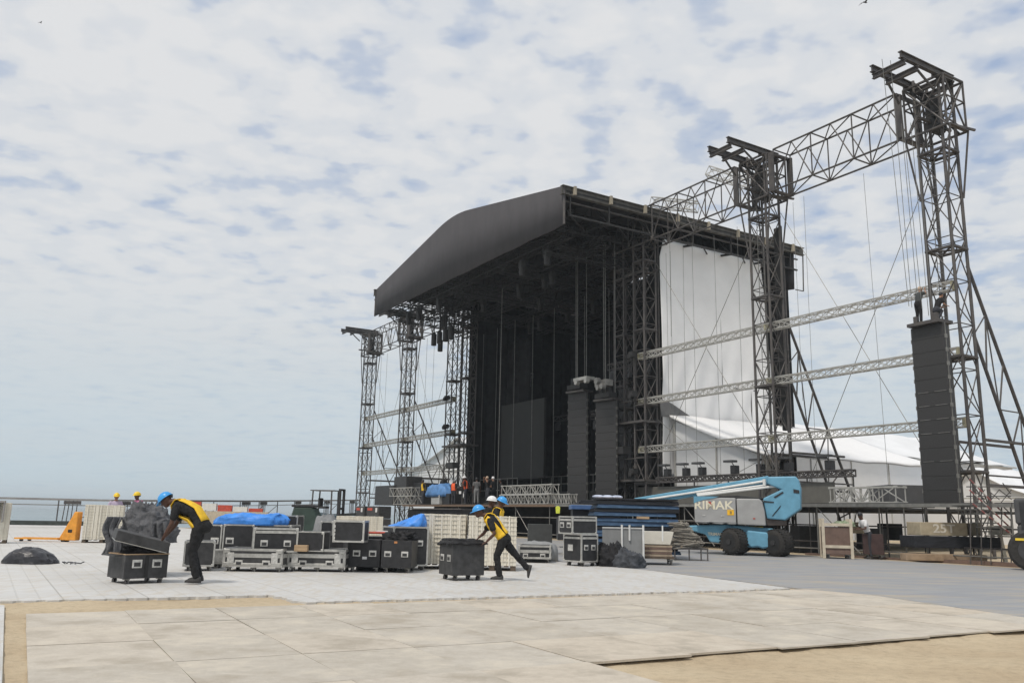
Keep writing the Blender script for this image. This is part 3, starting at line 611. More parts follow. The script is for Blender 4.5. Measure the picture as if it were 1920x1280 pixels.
# white side sheet
o=sthing('side_wall_sheet','tall white fabric sheet closing the right side of the stage','fabric sheet',0,15.1,0)
def f(u,v):
    s=.62+u*(7.0+.9*(1-v)); zt=15.0+.1*u-(.25*math.sin(u*3.14*3)**2)*.3; zb=3.4
    if u<.04: zt-=1.0*(1-u/.04)
    z=zb+(zt-zb)*v; y=.10*math.sin(u*5+v*3)*math.sin(v*3.1)+.035*math.sin((u*1.5-v)*24+u*3)*max(0,1-abs(v-.36)*3.4)+.04*math.sin((u*.7+v)*30)*max(0,v-.80)*4*max(0,math.sin(u*3))
    return V((s,-y,z))
MB().grid(f,90,60).build('cloth',whitem,o,smooth=True,solid=.02)
m_=MB()
for u in (0,.27,.55,.82): m_.bar((.62+u*7.4,.12,1.5),(.62+u*7.4,.12,15.2),.05,5)
for z in (4,8,12,15.1): m_.bar((.6,.12,z),(8.2,.12,z),.04,5)
m_.build('support_frame',steel,o)
# ================================================================= TENTS
def slab(mb,pts,th=.04): 
    p=[V(a) for a in pts]; nn=(p[1]-p[0]).cross(p[-1]-p[0]).normalized()*th; k=len(p)
    return mb.add(p+[a-nn for a in p],[tuple(range(k)),tuple(range(2*k-1,k-1,-1))]+[(i,k+i,k+(i+1)%k,(i+1)%k) for i in range(k)])
def marquee(lab,s0,s1,t0,t1,ze,zr,ridge='s',name='marquee_tent',posts=5):
    o=sthing(name,lab,'tent',s0,t0,0,'white marquee tents'); a,b=s1-s0,t1-t0
    w_=MB().b2((0,0,0),(.06,b,ze)).b2((a-.06,0,0),(a,b,ze)).b2((.061,0,0),(a-.061,.06,ze)).b2((.061,b-.06,0),(a-.061,b,ze)).build('tent_wall',tentm,o)
    r=MB(); e=.35
    if ridge=='s':   # ridge parallel to s
        def fr(u,v):
            y=(-e+(b+2*e)*u); k=1-abs(2*u-1); z=ze+.05+(zr-ze)*k-.25*math.sin(math.pi*k)*1.0+.10*abs(math.sin(v*math.pi*posts)); return V((-e+(a+2*e)*v,y,z))
        r.grid(fr,20,40)
        [MB().prism([(0,ze-.1),(b,ze-.1),(b/2,zr-.12)],g0,g0+.03,0).build('gable_end',tentm,o) for g0 in (.02,a-.05)]
    else:
        def fr(u,v):
            x=(-e+(a+2*e)*u); k=1-abs(2*u-1); z=ze+.05+(zr-ze)*k-.25*math.sin(math.pi*k)+.10*abs(math.sin(v*math.pi*posts)); return V((x,-e+(b+2*e)*v,z))
        r.grid(fr,20,40)
        g=MB().prism([(0,ze-.1),(a,ze-.1),(a/2,zr-.12)],.02,.05,1).prism([(0,ze-.1),(a,ze-.1),(a/2,zr-.12)],b-.05,b-.02,1); g.build('gable_end',tentm,o)
    r.build('tent_roof',tentm,o,smooth=True,solid=.04)
    MB().bar((-.38,-.3,ze),(-.38,b+.3,ze),.05,5).bar((-.35,-.3,ze-.25),(-.35,b+.3,ze-.25),.03,5).build('eave_rail',mat('tent_eave_grey',(.42,.42,.40),.6),o)
    return o
# lean-to tent beside the sheet
o=sthing('lean_to_tent','white lean-to tent with sloping roof edge in front of the tall white sheet','tent',1.2,9.6,0)
MB().prism([(0,ZG),(5.3,ZG),(5.3,6.0),(0,4.1)],0,.06,0).build('tent_wall',tentm,o)
def f(u,v):
    return V((-.3+12.0*v,5.35-5.8*u,6.22-2.1*u-.10*math.sin(u*3.14)+.06*abs(math.sin(v*12))))
MB().grid(f,12,30).build('tent_roof',mat('tent_roof_bright',(.80,.80,.80),.7,0,.03),o,smooth=True,solid=.10)
MB().bar((-.05,0,0),(-.05,0,4.1),.05,6).bar((-.05,5.25,0),(-.05,5.25,6.0),.05,6).bar((-.05,2.6,0),(-.05,2.6,5.0),.04,6).build('tent_pole',alu,o)
o=sthing('dark_gap_sheet','dark triangular sheet painting the shaded gap below the white side sheet','painted gap shade',.4,15.0,0)  # added dark sheet, paints the shade in the gap between side sheet and tent roof
slab(MB(),[(0,0,7.0),(.0,-.12,6.15),(1.8,-.12,6.3),(.6,0,6.9)],.012).build('cloth',mat('gap_shade_grey',(.13,.13,.13),.8),o)
def freemq(lab,p,q,depth,ze,zr):
    p,q=V((*p,0)),V((*q,0)); ang=math.atan2(q.y-p.y,q.x-p.x); Ln=(q-p).length
    o=marquee(lab,0,Ln,0,depth,ze,zr,'s',posts=7); o.location=p; o.rotation_euler=(0,0,ang); o.scale=(1,1,1); 
    m_=MB(); k=0
    while k<Ln: m_.bar((k,-.06,0),(k,-.06,ze),.045,5); k+=5
    m_.bar((0,-.36,ze),(Ln,-.36,ze),.06,5).bar((0,-.33,ze-.35),(Ln,-.33,ze-.35),.03,5); m_.build('wall_post',mat('tent_eave_grey',(.42,.42,.40),.6),o); return o
freemq('long white marquee stretching behind the right wing towers',(19.5,64.5),(49,83),15,6.9,10.0)
freemq('white gabled tent at the far right behind the scaffold stair',(38,62),(50,68),9,3.4,5.6)
marquee('white gabled tent behind the far left wing towers',9,24,41,61.5,5.3,8.1,'s')
# low black truss with floodlights and grey LED wall on right wing
lt=sthing('low_black_truss','low black truss carrying a row of floodlights along the right wing deck','truss',0,4.4,3.20)
lattice(MB(),(0,0,0),(0,10.3,0),.25,.22,.03,.42,rl=.02,cross='x').build('truss_frame',steel,lt)
m_=MB()
for k in range(6): m_.bar((.1,.1+k*2.0,-.1),(.1,.1+k*2.0,Z0-3.20),.03,5)
m_.build('truss_leg',steel,lt)
px=[(1252,'first'),(1287,'second'),(1317,'third'),(1378,'fourth'),(1427,'fifth'),(1480,'sixth'),(1557,'seventh')]
for x,nm in px:
    t,_=onS(x,890,0); o=sthing('floodlight',f'black floodlight on the low truss, {nm} from the left along the row','floodlight',0,t,3.33,'floodlights along the low black truss')
    MB().box((0,0,.18),(.26,.28,.34)).box((0,0,.0),(.12,.34,.06)).build('lamp_body',blk,o,bevel=.015)
    MB().box((-.08,.16,.52),(.30,.50,.09)).bar((0,.0,.3),(-.05,.12,.5),.02,5).build('visor',mat('lamp_grey',(.06,.06,.062),.4),o)
flat('grey_panel_wall','long low grey panel wall standing behind the blue boom lift','panel wall',.02,5.3,10.9,.86,Z0,ledm,.12)

# ================================================================= LINE ARRAYS
def array(lab,s,t,z0,n,w_,h,ang=0,grp='hanging speaker columns',curve=.0):
    o=sthing('speaker_column',lab,'speakers',s,t,0,grp,ang); z=z0
    for k in range(n):
        x=-.02*k*curve; 
        c=MB().prism([(-.0+x,-w_/2),(-.0+x,w_/2),(.42+x,w_*.36),(.42+x,-w_*.36)],z+.002,z+h-.002,2).build('speaker_cabinet',spk,o,bevel=.006); z+=h
    m_=MB()
    for b in (-w_/2-.012,w_/2+.012):
        m_.bar((.05,b,z0),(.05,b,z),.012,4)
        for k in range(n): m_.box((.06,b,z0+h*k),(.10,.03,.12))
    m_.build('rigging_plate',galv,o)
    if n==13 and w_<1.2:
        for k in (3,5,6,7,8): MB().b2((-.006,-w_*.43,z0+h*k+.02),(-.001,-w_*.08,z0+h*k+.035)).b2((-.006,w_*.1,z0+h*k+.02),(-.001,w_*.42,z0+h*k+.035)).build('front_seam',galv,o)
    MB().box((.15,0,z+.06),(.7,w_*.95,.10)).box((.0,w_*.3,z+.2),(.12,.12,.28)).box((.0,-w_*.3,z+.2),(.12,.12,.28)).build('bumper_frame',steel,o)
    return o,z
arR,zR=array('tall black speaker column hanging at the tall outer right tower, two workers on top',-2.0,-.02,2.04,13,1.13,.415,ang=R(-4))
array('left one of the two black speaker columns hanging in the stage opening',-1,19.65,2.3,13,1.36,.412,ang=R(8))
array('right one of the two black speaker columns hanging in the stage opening',-1,17.3,2.05,13,1.36,.38,ang=R(8))
array('slim speaker column hanging just behind the left middle column',1.3,18.7,3.0,12,1.0,.42)
array('slim speaker column hanging just behind the right middle column',1.3,16.5,2.5,12,1.0,.40)
for s,t,z,lab in ((-1,19.65,8.05,'bright cable loom dropping to the left middle speaker column'),(-1,17.3,7.35,'bright cable loom dropping to the right middle speaker column')):
    o=sthing('cable_loom',lab,'cables',s,t,0,'cable looms'); MB().bar((0,0,z),(0,.02,15),.022,6).bar((.1,.25,z),(.1,.3,15),.02,5).bar((.2,-.5,z),(.2,-.5,15),.018,5).build('cable_bundle',galv,o)
    MB().box((0,0,z-.1),(.5,1.1,.25)).cyl((0,-.3,z+.2),.12,.35,'Z',10).cyl((0,.35,z+.2),.12,.35,'Z',10).build('chain_hoist',darkm,o)
o=sthing('lamp_cluster','cluster of pale lamps above the two middle speaker columns','lamps',-1.5,17.4,0)
MB().box((0,1.0,8.15),(.5,1.1,.16)).cyl((-.2,.5,8.0),.12,.2,'X',10).cyl((-.2,1.3,8.0),.12,.2,'X',10).build('lamp_panel',alu,o); MB().cyl((-.3,-.5,7.85),.16,.2,'X',10).cyl((-.3,-.9,7.55),.14,.2,'X',10).cyl((-.3,-.6,7.5),.12,.2,'X',10).box((0,-.6,7.75),(.4,.9,.3)).build('lamp',galv,o)
# ================================================================= FLIGHT CASES
def caster(o,x,y,z=.0,r=.05):
    c=MB().box((x,y,z+r*2+.012),(.10,.08,.02)).box((x+.02,y,z+r*1.4),(.05,.055,.06)).build('caster',galv,o)
    MB().cyl((x,y,z+r),r,.035,'X',14).build('wheel',castw,c)
def case(lab,x,y,w_,d,h,rz=0,m=None,edge=True,cast=True,r=.05,split=.0,hw=(),side_hw=0,z=0,name='flight_case',cat='flight case',grp='equipment cases',band=0,e=.028,corners=True,leave=None):
    """x,y = centre of the footprint, front face towards -y"""
    o=thing(name,lab,cat,(x,y,z),rz,grp); z0=.12 if cast else 0.; m=m or blk
    MB().b2((-w_/2,-d/2,z0),(w_/2,d/2,z0+h)).build('case_body',m,o,bevel=.006)
    if edge:
        k=MB(); p=.006; zs=(z0+e/2,z0+h-e/2)
        for zz in zs:
            for yy in(-1,1): k.box((0,yy*(d/2-e/2+p),zz+(p if zz>z0+e else -p)),(w_+2*p,e,e))
            for xx in(-1,1): k.box((xx*(w_/2-e/2+p),0,zz+(p if zz>z0+e else -p)),(e,d-2*e,e))
        for xx in(-1,1):
            for yy in(-1,1): k.box((xx*(w_/2-e/2+p),yy*(d/2-e/2+p),z0+h/2),(e,e,h-2*e))
        if split:
            zz=z0+h*split; k.box((0,-(d/2+.004),zz),(w_-2*e,.012,e*1.5)); k.box((-(w_/2+.004),0,zz),(.012,d-2*e,e*1.5)); k.box(((w_/2+.004),0,zz),(.012,d-2*e,e*1.5))
        k.build('metal_edging',trim,o)
        if corners:
            k=MB()
            for xx in(-1,1):
                for yy in(-1,1):
                    for zz in (z0,z0+h): k.box((xx*(w_/2-.02),yy*(d/2-.02),zz+(.02 if zz==z0 else -.02)),(.058,.058,.058))
            k.build('ball_corner',trim,o,bevel=.015,bseg=2)
    for (fx,fz,ww,hh) in hw:
        k=MB().box((fx*w_,-d/2-.004,z0+fz*h),(ww,.014,hh)).build('recessed_handle',dish,o,bevel=.004)
        MB().box((fx*w_,-d/2-.0125,z0+fz*h-.01),(ww*.66,.006,hh*.5)).box((fx*w_,-d/2-.017,z0+fz*h-hh*.18),(ww*.5,.012,.016)).build('grip',blk2,k)
    for sx in ((-1,) if side_hw else ()):
        for yy in((0,) if side_hw==1 else (-.25,.25)):
            k=MB().box((sx*(w_/2+.004),yy*d,z0+h*.5),(.014,.15,.12)).build('recessed_handle',dish,o,bevel=.004); MB().box((sx*(w_/2+.0125),yy*d,z0+h*.5-.01),(.006,.10,.06)).build('grip',blk2,k)
    if cast:
        for xx in(-1,1):
            for yy in(-1,1): caster(o,xx*(w_/2-.09),yy*(d/2-.09),0,r)
        if w_>1: caster(o,0,-(d/2-.09),0,r)
    return o
def cat_(pxl,pxr,pyg,d,rz=0):     # footprint centre and width from image span of the front face at ground line
    a=G(pxl,pyg); b=G(pxr,pyg); w_=(b-a).length/GS; c=(a+b)/2; return c.x+math.sin(rz)*-d/2*-0,c.y+d/2,w_
GS=1.107
# long silver road cases
for lab,l,r_ in (('long silver-framed road case on wheels, directly right of the bent worker',414,530),('long silver-framed road case on wheels, beside two plain black trunks',536,647)):
    x,y,w_=cat_(l,r_,1074,.75); c=case(lab,x,y,w_,.75,.34,0,blk2,True,True,.04,.62,hw=[(-.23,.22,.15,.10),(.23,.22,.15,.10)],e=.05)
    for sx in(-1,1): MB().box((sx*w_*.37,-.75/2-.012,.12+.34*.48),(.13,.02,.20)).build('butterfly_latch',dish,c,bevel=.006)
    k=MB()
    for sx in (-1,1):
        for zz in (.17,.41): k.box((sx*(w_/2-.07),-.75/2-.010,zz),(.12,.018,.07))
    k.box((0,-.75/2-.008,.17),(w_*.9,.014,.045)); k.build('corner_plate',trim,c,bevel=.02)
    if l==414:
        k=MB().b2((-w_/2-.01,-.34,.15),(-w_/2-.004,.34,.24)); k.build('side_rail',trim,c)
def sticker(c,x,z,w_,h,m,y):
    MB().b2((x-w_/2,y-.004,z-h/2),(x+w_/2,y-.001,z+h/2)).build('label_sticker',m,c)
# plain black trunks
x,y,w_=cat_(649,712,1074,.8); B1=case('plain black trunk on wheels with a silver-framed case on top',x,y,w_-.01,.8,.54,0,blk,False,True,.045,hw=[(-.22,.50,.15,.12),(.27,.50,.15,.12)])
x,y,w_=cat_(715,772,1076,.8,0); B2=case('plain black trunk on wheels heaped with black cables, right end of the row',x,y,w_,.8,.54,R(-3),blk,False,True,.05,hw=[(-.28,.50,.14,.11),(.28,.50,.14,.11)])
sticker(B1,.02,.30,.09,.05,whitec,-.401); sticker(B2,-.02,.62,.06,.04,mat('faded_orange_tape',(.5,.22,.08)),-.401)
# second tier on the long cases
def on(pxl,pxr,Y,zb,w_d,h,lab,**k):
    a=P(pxl,zb,Y); b=P(pxr,zb,Y); return case(lab,(a.x+b.x)/2,Y+w_d/2,(b.x-a.x)/GS,w_d,(Z(pxl,h,Y)-a.z)/GS,z=a.z,cast=False,**k)
Yf=G(500,1074).y
C1=on(468,549,Yf+.12,1033,.62,989,'silver-framed black case with two handles on top of the left long road case',split=.84,rz=R(14),hw=[(-.25,.36,.14,.12),(.27,.36,.14,.12)],e=.034)
C2=on(551,606,Yf+.25,1032,.6,996,'silver-edged black case behind a small wooden box, on the right long road case',hw=[],e=.02)
o=on(551,576,Yf+.06,1033,.12,1021,'small wooden box lying on the right long road case',m=woodm,edge=False,name='wooden_box',grp=None); o['category']='box'
C3=on(624,682,Yf+.05,1015,.55,975,'silver-framed case with open rack end, on top of a plain black trunk',e=.034)
k=MB()
for zz in (.08,.15,.22,.30): k.box((-.27,-.276,zz),(.02,.02,.05))
k.build('rack_fittings',dish,C3)
# tall cases behind
def back(pxl,pxr,Y,d,h,lab,**k):
    a=P(pxl,1010,Y); b=P(pxr,1010,Y); return case(lab,(a.x+b.x)/2,Y+d/2,(b.x-a.x)/GS,d,Z((pxl+pxr)/2,h,Y)/GS-(0 if k.get('cast')==False else .12),**k)
D1=back(376,416,20.5,.8,983,'tall black silver-edged case under the left end of the blue tarpaulin',hw=[(.2,.56,.17,.13)],e=.03)
D2=back(419,476,20.5,.8,983,'tall black silver-edged case under the middle of the blue tarpaulin',hw=[(-.27,.56,.17,.13)],e=.03)
D3=back(478,546,20.65,.8,984,'tall black silver-edged case behind the left second-tier case',e=.03)
D4=back(524,556,21.9,.6,966,'black case with silver rim standing behind the blue tarpaulin end',e=.025)
F2=back(600,624,21.2,.6,977,'small black silver-edged case standing behind the rack case',e=.03)
F3=back(590,645,20.9,.7,1003,'low black case behind the right long road case',edge=False)
H1=back(722,790,20.3,.8,987,'tall silver-edged black case carrying a crumpled blue tarpaulin',rz=R(24),hw=[(.25,.58,.16,.12)],side_hw=0,e=.032)
GS=1.107
S1=back(384,412,19.6,.55,1031,'short silver case seen end-on left of the long silver road cases',rz=R(30),e=.05,m=dish)
E1=back(338,392,18.6,.7,1014,'silver-edged case low behind the legs of the bent worker',rz=R(20),e=.03,m=blk2)
# row further right
GS=1.21
x,y,w_=cat_(976,1032,1056,.7); J=case('low silver-framed case left of the stacked pair of cases',x,y,w_,.9,.30,R(-4),blk,True,True,.045,.55,hw=[(-.28,.25,.12,.08),(.25,.25,.12,.08)],e=.045)
a=G(1090,1064); K=case('tall black silver-edged case seen corner-on, bottom of the stacked pair',a.x+.02,a.y+.52,.50,.60,.60,R(38),blk,True,True,.045,.86,hw=[(-.22,.52,.12,.12),(.22,.52,.12,.12)],side_hw=0,e=.03)
LC=case('small silver-edged case seen corner-on, top of the stacked pair',a.x-.06,a.y+.52,.68,.52,.38,R(32),blk,True,False,split=.80,z=.725*1.21,side_hw=2,e=.03,hw=[])
k=MB().box((-.28,-.0,.40),(.012,.22,.16)); k=MB().box((-.262,.05,.42),(.012,.16,.14)).build('grey_sticker',dish,K)
back(990,1035,31,.7,982,'plain dark grey box standing under the deck edge behind the white tile stack',m=mat('dull_grey_box',(.055,.057,.055),.7),edge=False,cast=False)
# grey covered flat load behind J
GS=1.0
a=P(972,1040,25.6); b=P(1048,1040,25.6)
def lump(name,lab,cat,c,d,m,seed=1,n=22,k=.16,z0=0,flat_=.35,grp=None,freq=2.4,rz=0,top=None,sharp=1.0):
    o=thing(name,lab,cat,(c[0],c[1],z0),rz,grp); nu,nv=n*2,n; rs=[]
    for j in range(nv+1):
        v=j/nv; th=v*math.pi/2; r_=math.cos(th)**.55; zz=math.sin(th)**sharp; ring=[]
        for i in range(nu):
            a=2*math.pi*i/nu; se=(abs(math.cos(a))**3+abs(math.sin(a))**3)**(-1/3.)
            p=V((math.cos(a)*se*r_,math.sin(a)*se*r_,zz)); q=V((p.x*d[0]*freq+seed,p.y*d[1]*freq,p.z*d[2]*freq))
            wv=mn.noise(q*.7)*2.6+q.x*.8+q.z*1.7; wu=mn.noise(q*.6+V((9,2,4)))*2.6-q.x*1.2+q.z*.8; f=1+k*(mn.noise(q*.8)*1.1+.8*(1-abs(math.sin(wv*2.2)))**2+.6*(1-abs(math.sin(wu*2.6)))**2-.4)
            hh=top(p.x) if top else 1
            ring.append(V((p.x*d[0]/2*f,p.y*d[1]/2*f,max(0,p.z*d[2]*f*hh))))
        rs.append(ring)
    MB().rings(rs).build('folded_cloth',m,o,smooth=True); return o
lump('covered_stack','flat stack under grey sheeting behind the low silver-framed case','covered stack',((a.x+b.x)/2,26.2),(b.x-a.x,1.1,.58),mat('grey_sheeting',(.26,.265,.265),.6,0,.1),3,k=.04,freq=1.2,sharp=.4)
# open trunk in front at left with tilted lid
gl=G(250,1099); GS=1.0; OT=case('open black trunk on wheels at the left, its lid lifted off by the bent worker',gl.x-.17,gl.y+.50,.76,.70,.40,R(46),blk2,False,True,.05,hw=[(-.22,.62,.17,.14),(.24,.62,.17,.14)])
MB().b2((-.39,-.365,.52),(.39,-.34,.535)).b2((-.39,.34,.52),(.39,.365,.535)).b2((-.39,-.339,.52),(-.365,.339,.535)).b2((.365,-.339,.52),(.39,.339,.535)).build('open_rim',woodm,OT)
MB().b2((-.03,-.362,.14),(.03,-.351,.50)).build('vertical_strip',mat('dark_strip',(.015,.015,.015),.5),OT)
MB().b2((-.53,-.25,.495),(-.41,.28,.515)).build('folded_flap',blk2,OT)
lump('black_cables','black cables bulging out of the open trunk','cables',(gl.x-.17,gl.y+.5),(.60,.5,.12),blkf,9,z0=.52,k=.3,freq=6)
lid=thing('trunk_lid','black trunk lid tilted in the hands of the bent worker','lid',(gl.x-.13,gl.y+.42,.76),R(30),None,rx=R(3),ry=R(14))
MB().box((0,0,0),(.90,.66,.17)).build('lid_shell',blk2,lid,bevel=.01); MB().box((0,0,-.091),(.88,.64,.012)).build('lid_rim',trim,lid)
# trunk behind with heap of grey fabric
a=G(243,1084); case('black trunk half buried under the big heap of grey fabric',a.x,a.y+.55,.80,.7,.62,R(12),blk,False,True,.05)
def topf(x): return .72+.22*math.cos((x+.1)*1.6)
lump('grey_fabric_heap','big crumpled heap of grey fabric beside the bent worker','fabric heap',(a.x+.02,a.y+.52),(1.05,.9,.74),greyf,4,40,k=.17,z0=.66,freq=2.4,sharp=.75,top=topf)
o=thing('hanging_grey_cloth','grey cloth falling down the side of the fabric heap','fabric heap',(a.x,a.y,0))
def f(u,v): return V((-.62+.30*u+.05*math.sin(v*7),.08+.05*math.sin(u*14+v*3)+.02*math.sin(u*31),.42+.72*v))
def f2(u,v): return V((.30+.30*u+.06*(1-v),.02+.06*math.sin(u*15+v*4)+.02*math.sin(u*37),.22+.85*v))
MB().grid(f,16,14).build('cloth',greyf,o,smooth=True,solid=.03); MB().grid(f2,16,14).build('cloth',greyf,o,smooth=True,solid=.03)
# pushed trunk
gl=G(862,1092); GS=1.10; PT=case('plain black trunk on wheels being pushed by the worker in stride',gl.x+.0,gl.y+.46,.64,.62,.60,R(27),blk2,False,True,.055,hw=[],side_hw=2)
def f(u,v):
    x=-.40+.80*u; y=-.40+.80*v; e=max(0,abs(x)-.30,abs(y)-.30)*3.; return V((x*(1-.1*(e>0)),y*(1-.1*(e>0)),.80+.035*mn.noise(V((x*5,y*5,2)))-e*(.35+.25*mn.noise(V((x*4,y*4,7))))*.6))
o=thing('black_cloth','crumpled black cloth draped over the pushed trunk','cloth',(gl.x+.0,gl.y+.46,-.07),R(27)); MB().grid(f,30,30).build('cloth_sheet',blkf,o,smooth=True,solid=.025)
# fabrics on trunk B2
bx,by=B2.location.x,B2.location.y; GS=1.107
lump('cable_heap','heap of black cables and cloth on the right plain trunk','cable heap',(bx,by),(.62,.72,.16),blkf,6,26,z0=.655*1.107,k=.3,freq=4)
o=thing('red_folder','flat red board resting on the dark heap behind the plain trunks','board',(P(700,998,20.2).x,20.2,P(700,998,20.2).z),R(8)); MB().box((0,0,0),(.50,.3,.04)).build('red_board',redp,o,bevel=.01); MB().box((.18,-.02,.032),(.24,.2,.02)).build('paper',whitec,o)
case('black low box beneath the flat red board',P(703,998,20.2).x,20.55,.62,.8,.70,0,blk,False,False)
# blue tarpaulins
GS=1.0
def tarp(lab,pxl,pxr,Y,zb,h,d,seed,top=None,**k):
    a=P(pxl,zb,Y); b=P(pxr,zb,Y); return lump('blue_tarpaulin',lab,'tarpaulin',((a.x+b.x)/2,Y+d/2),(b.x-a.x,d,(Z((pxl+pxr)/2,h,Y)-a.z)),bluet,seed,34,z0=a.z,grp='blue tarpaulins',top=top,**k)
tarp('long folded bright blue tarpaulin lying across the tall cases',391,526,20.5,983,957,.8,11,k=.10,freq=1.8,sharp=.55,top=lambda x:.80+.22*(x>.5)*(x-.5)*2-.05*math.sin(x*6))
tarp('crumpled bright blue tarpaulin on the tall case beside the tile stack',724,798,20.4,987,961,.8,17,k=.13,freq=2.4,sharp=.8,top=lambda x:max(.15,min(1,.62+.62*x)))
# black fabric heaps
a=G(38,1060); lump('black_bag','dark plastic-wrapped bundle lying alone on the white floor at the left edge','bundle',(a.x,a.y+.4),(1.15,.8,.36),mat('black_plastic_wrap',(.03,.03,.035),.35,0,.4,6,bump=.8,bscale=9),21,28,z0=.03,k=.07,freq=2.0,top=lambda x:max(.1,1-.35*x*x-.25*max(0,x)))
o=thing('loose_rope_end','loose tangled strap trailing from the dark bundle','strap',(a.x+.75,a.y+.35,.035)); m_=MB(); pr=V((0,0,.05)); r4=random.Random(2)
for i in range(14):
    q=V((.035*i+r4.uniform(-.03,.03),r4.uniform(-.08,.08),r4.uniform(.01,.06))); m_.bar(pr,q,.014,5); pr=q
m_.build('strap_line',greyf,o)
GS=1.23
a=G(1150,1064); lump('black_fabric_heap','heap of dark crumpled fabric in front of the grey mesh barrier','fabric heap',(a.x-.02,a.y+.35),(.66,.7,.46),blkf,31,30,z0=.02,k=.22,freq=3,sharp=1.0,grp='dark fabric heaps')
a=G(1180,1066); lump('dark_grey_fabric_heap','low dark grey-blue fabric heap at the foot of the mesh barrier','fabric heap',(a.x,a.y+.3),(.66,.6,.34),mat('blue_grey_fabric',(.055,.06,.07),.7,0,.3,9,bump=.6,bscale=14),37,30,z0=.02,k=.22,freq=3,grp='dark fabric heaps')

GS=1.0
# ================================================================= PEOPLE
def ringpts(c,f,sd,rf,rs,n,pw=1.0):
    return [c+f*(math.copysign(abs(math.cos(2*math.pi*i/n))**pw,math.cos(2*math.pi*i/n))*rf)+sd*(math.copysign(abs(math.sin(2*math.pi*i/n))**pw,math.sin(2*math.pi*i/n))*rs) for i in range(n)]
def sweep(mb,pts,rad,side=V((0,1,0)),n=12,cap=True,pw=1.0):
    pts=[V(p) for p in pts]; rs=[]
    rad=[(r,r) if isinstance(r,(int,float)) else r for r in rad]
    for i,p in enumerate(pts):
        a=pts[max(0,i-1)]; b=pts[min(len(pts)-1,i+1)]; t=(b-a).normalized(); sd=(side-t*side.dot(t))
        sd=sd.normalized() if sd.length>.05 else V((1,0,0)); f=sd.cross(t)
        if cap and i==0:
            for k in(.95,.6): rs.append(ringpts(p-t*rad[i][0]*k*.8,f,sd,rad[i][0]*math.sqrt(1-k*k),rad[i][1]*math.sqrt(1-k*k),n,pw))
        rs.append(ringpts(p,f,sd,*rad[i],n,pw))
        if cap and i==len(pts)-1:
            for k in(.6,.95): rs.append(ringpts(p+t*rad[i][0]*k*.8,f,sd,rad[i][0]*math.sqrt(1-k*k),rad[i][1]*math.sqrt(1-k*k),n,pw))
    return mb.rings(rs)
def interp(P_,m):
    r=[]
    for i in range(len(P_)-1):
        for k in range(m): r.append(P_[i].lerp(P_[i+1],k/m))
    return r+[P_[-1]]
def ellip(mb,c,ax,rad,n=14,m=9):
    c=V(c); X,Y,Z=ax; rs=[]
    for j in range(1,m):
        th=math.pi*j/m; rs.append([c-Z*math.cos(th)*rad[2]+(X*math.cos(2*math.pi*i/n)*rad[0]+Y*math.sin(2*math.pi*i/n)*rad[1])*math.sin(th) for i in range(n)])
    return mb.rings(rs)
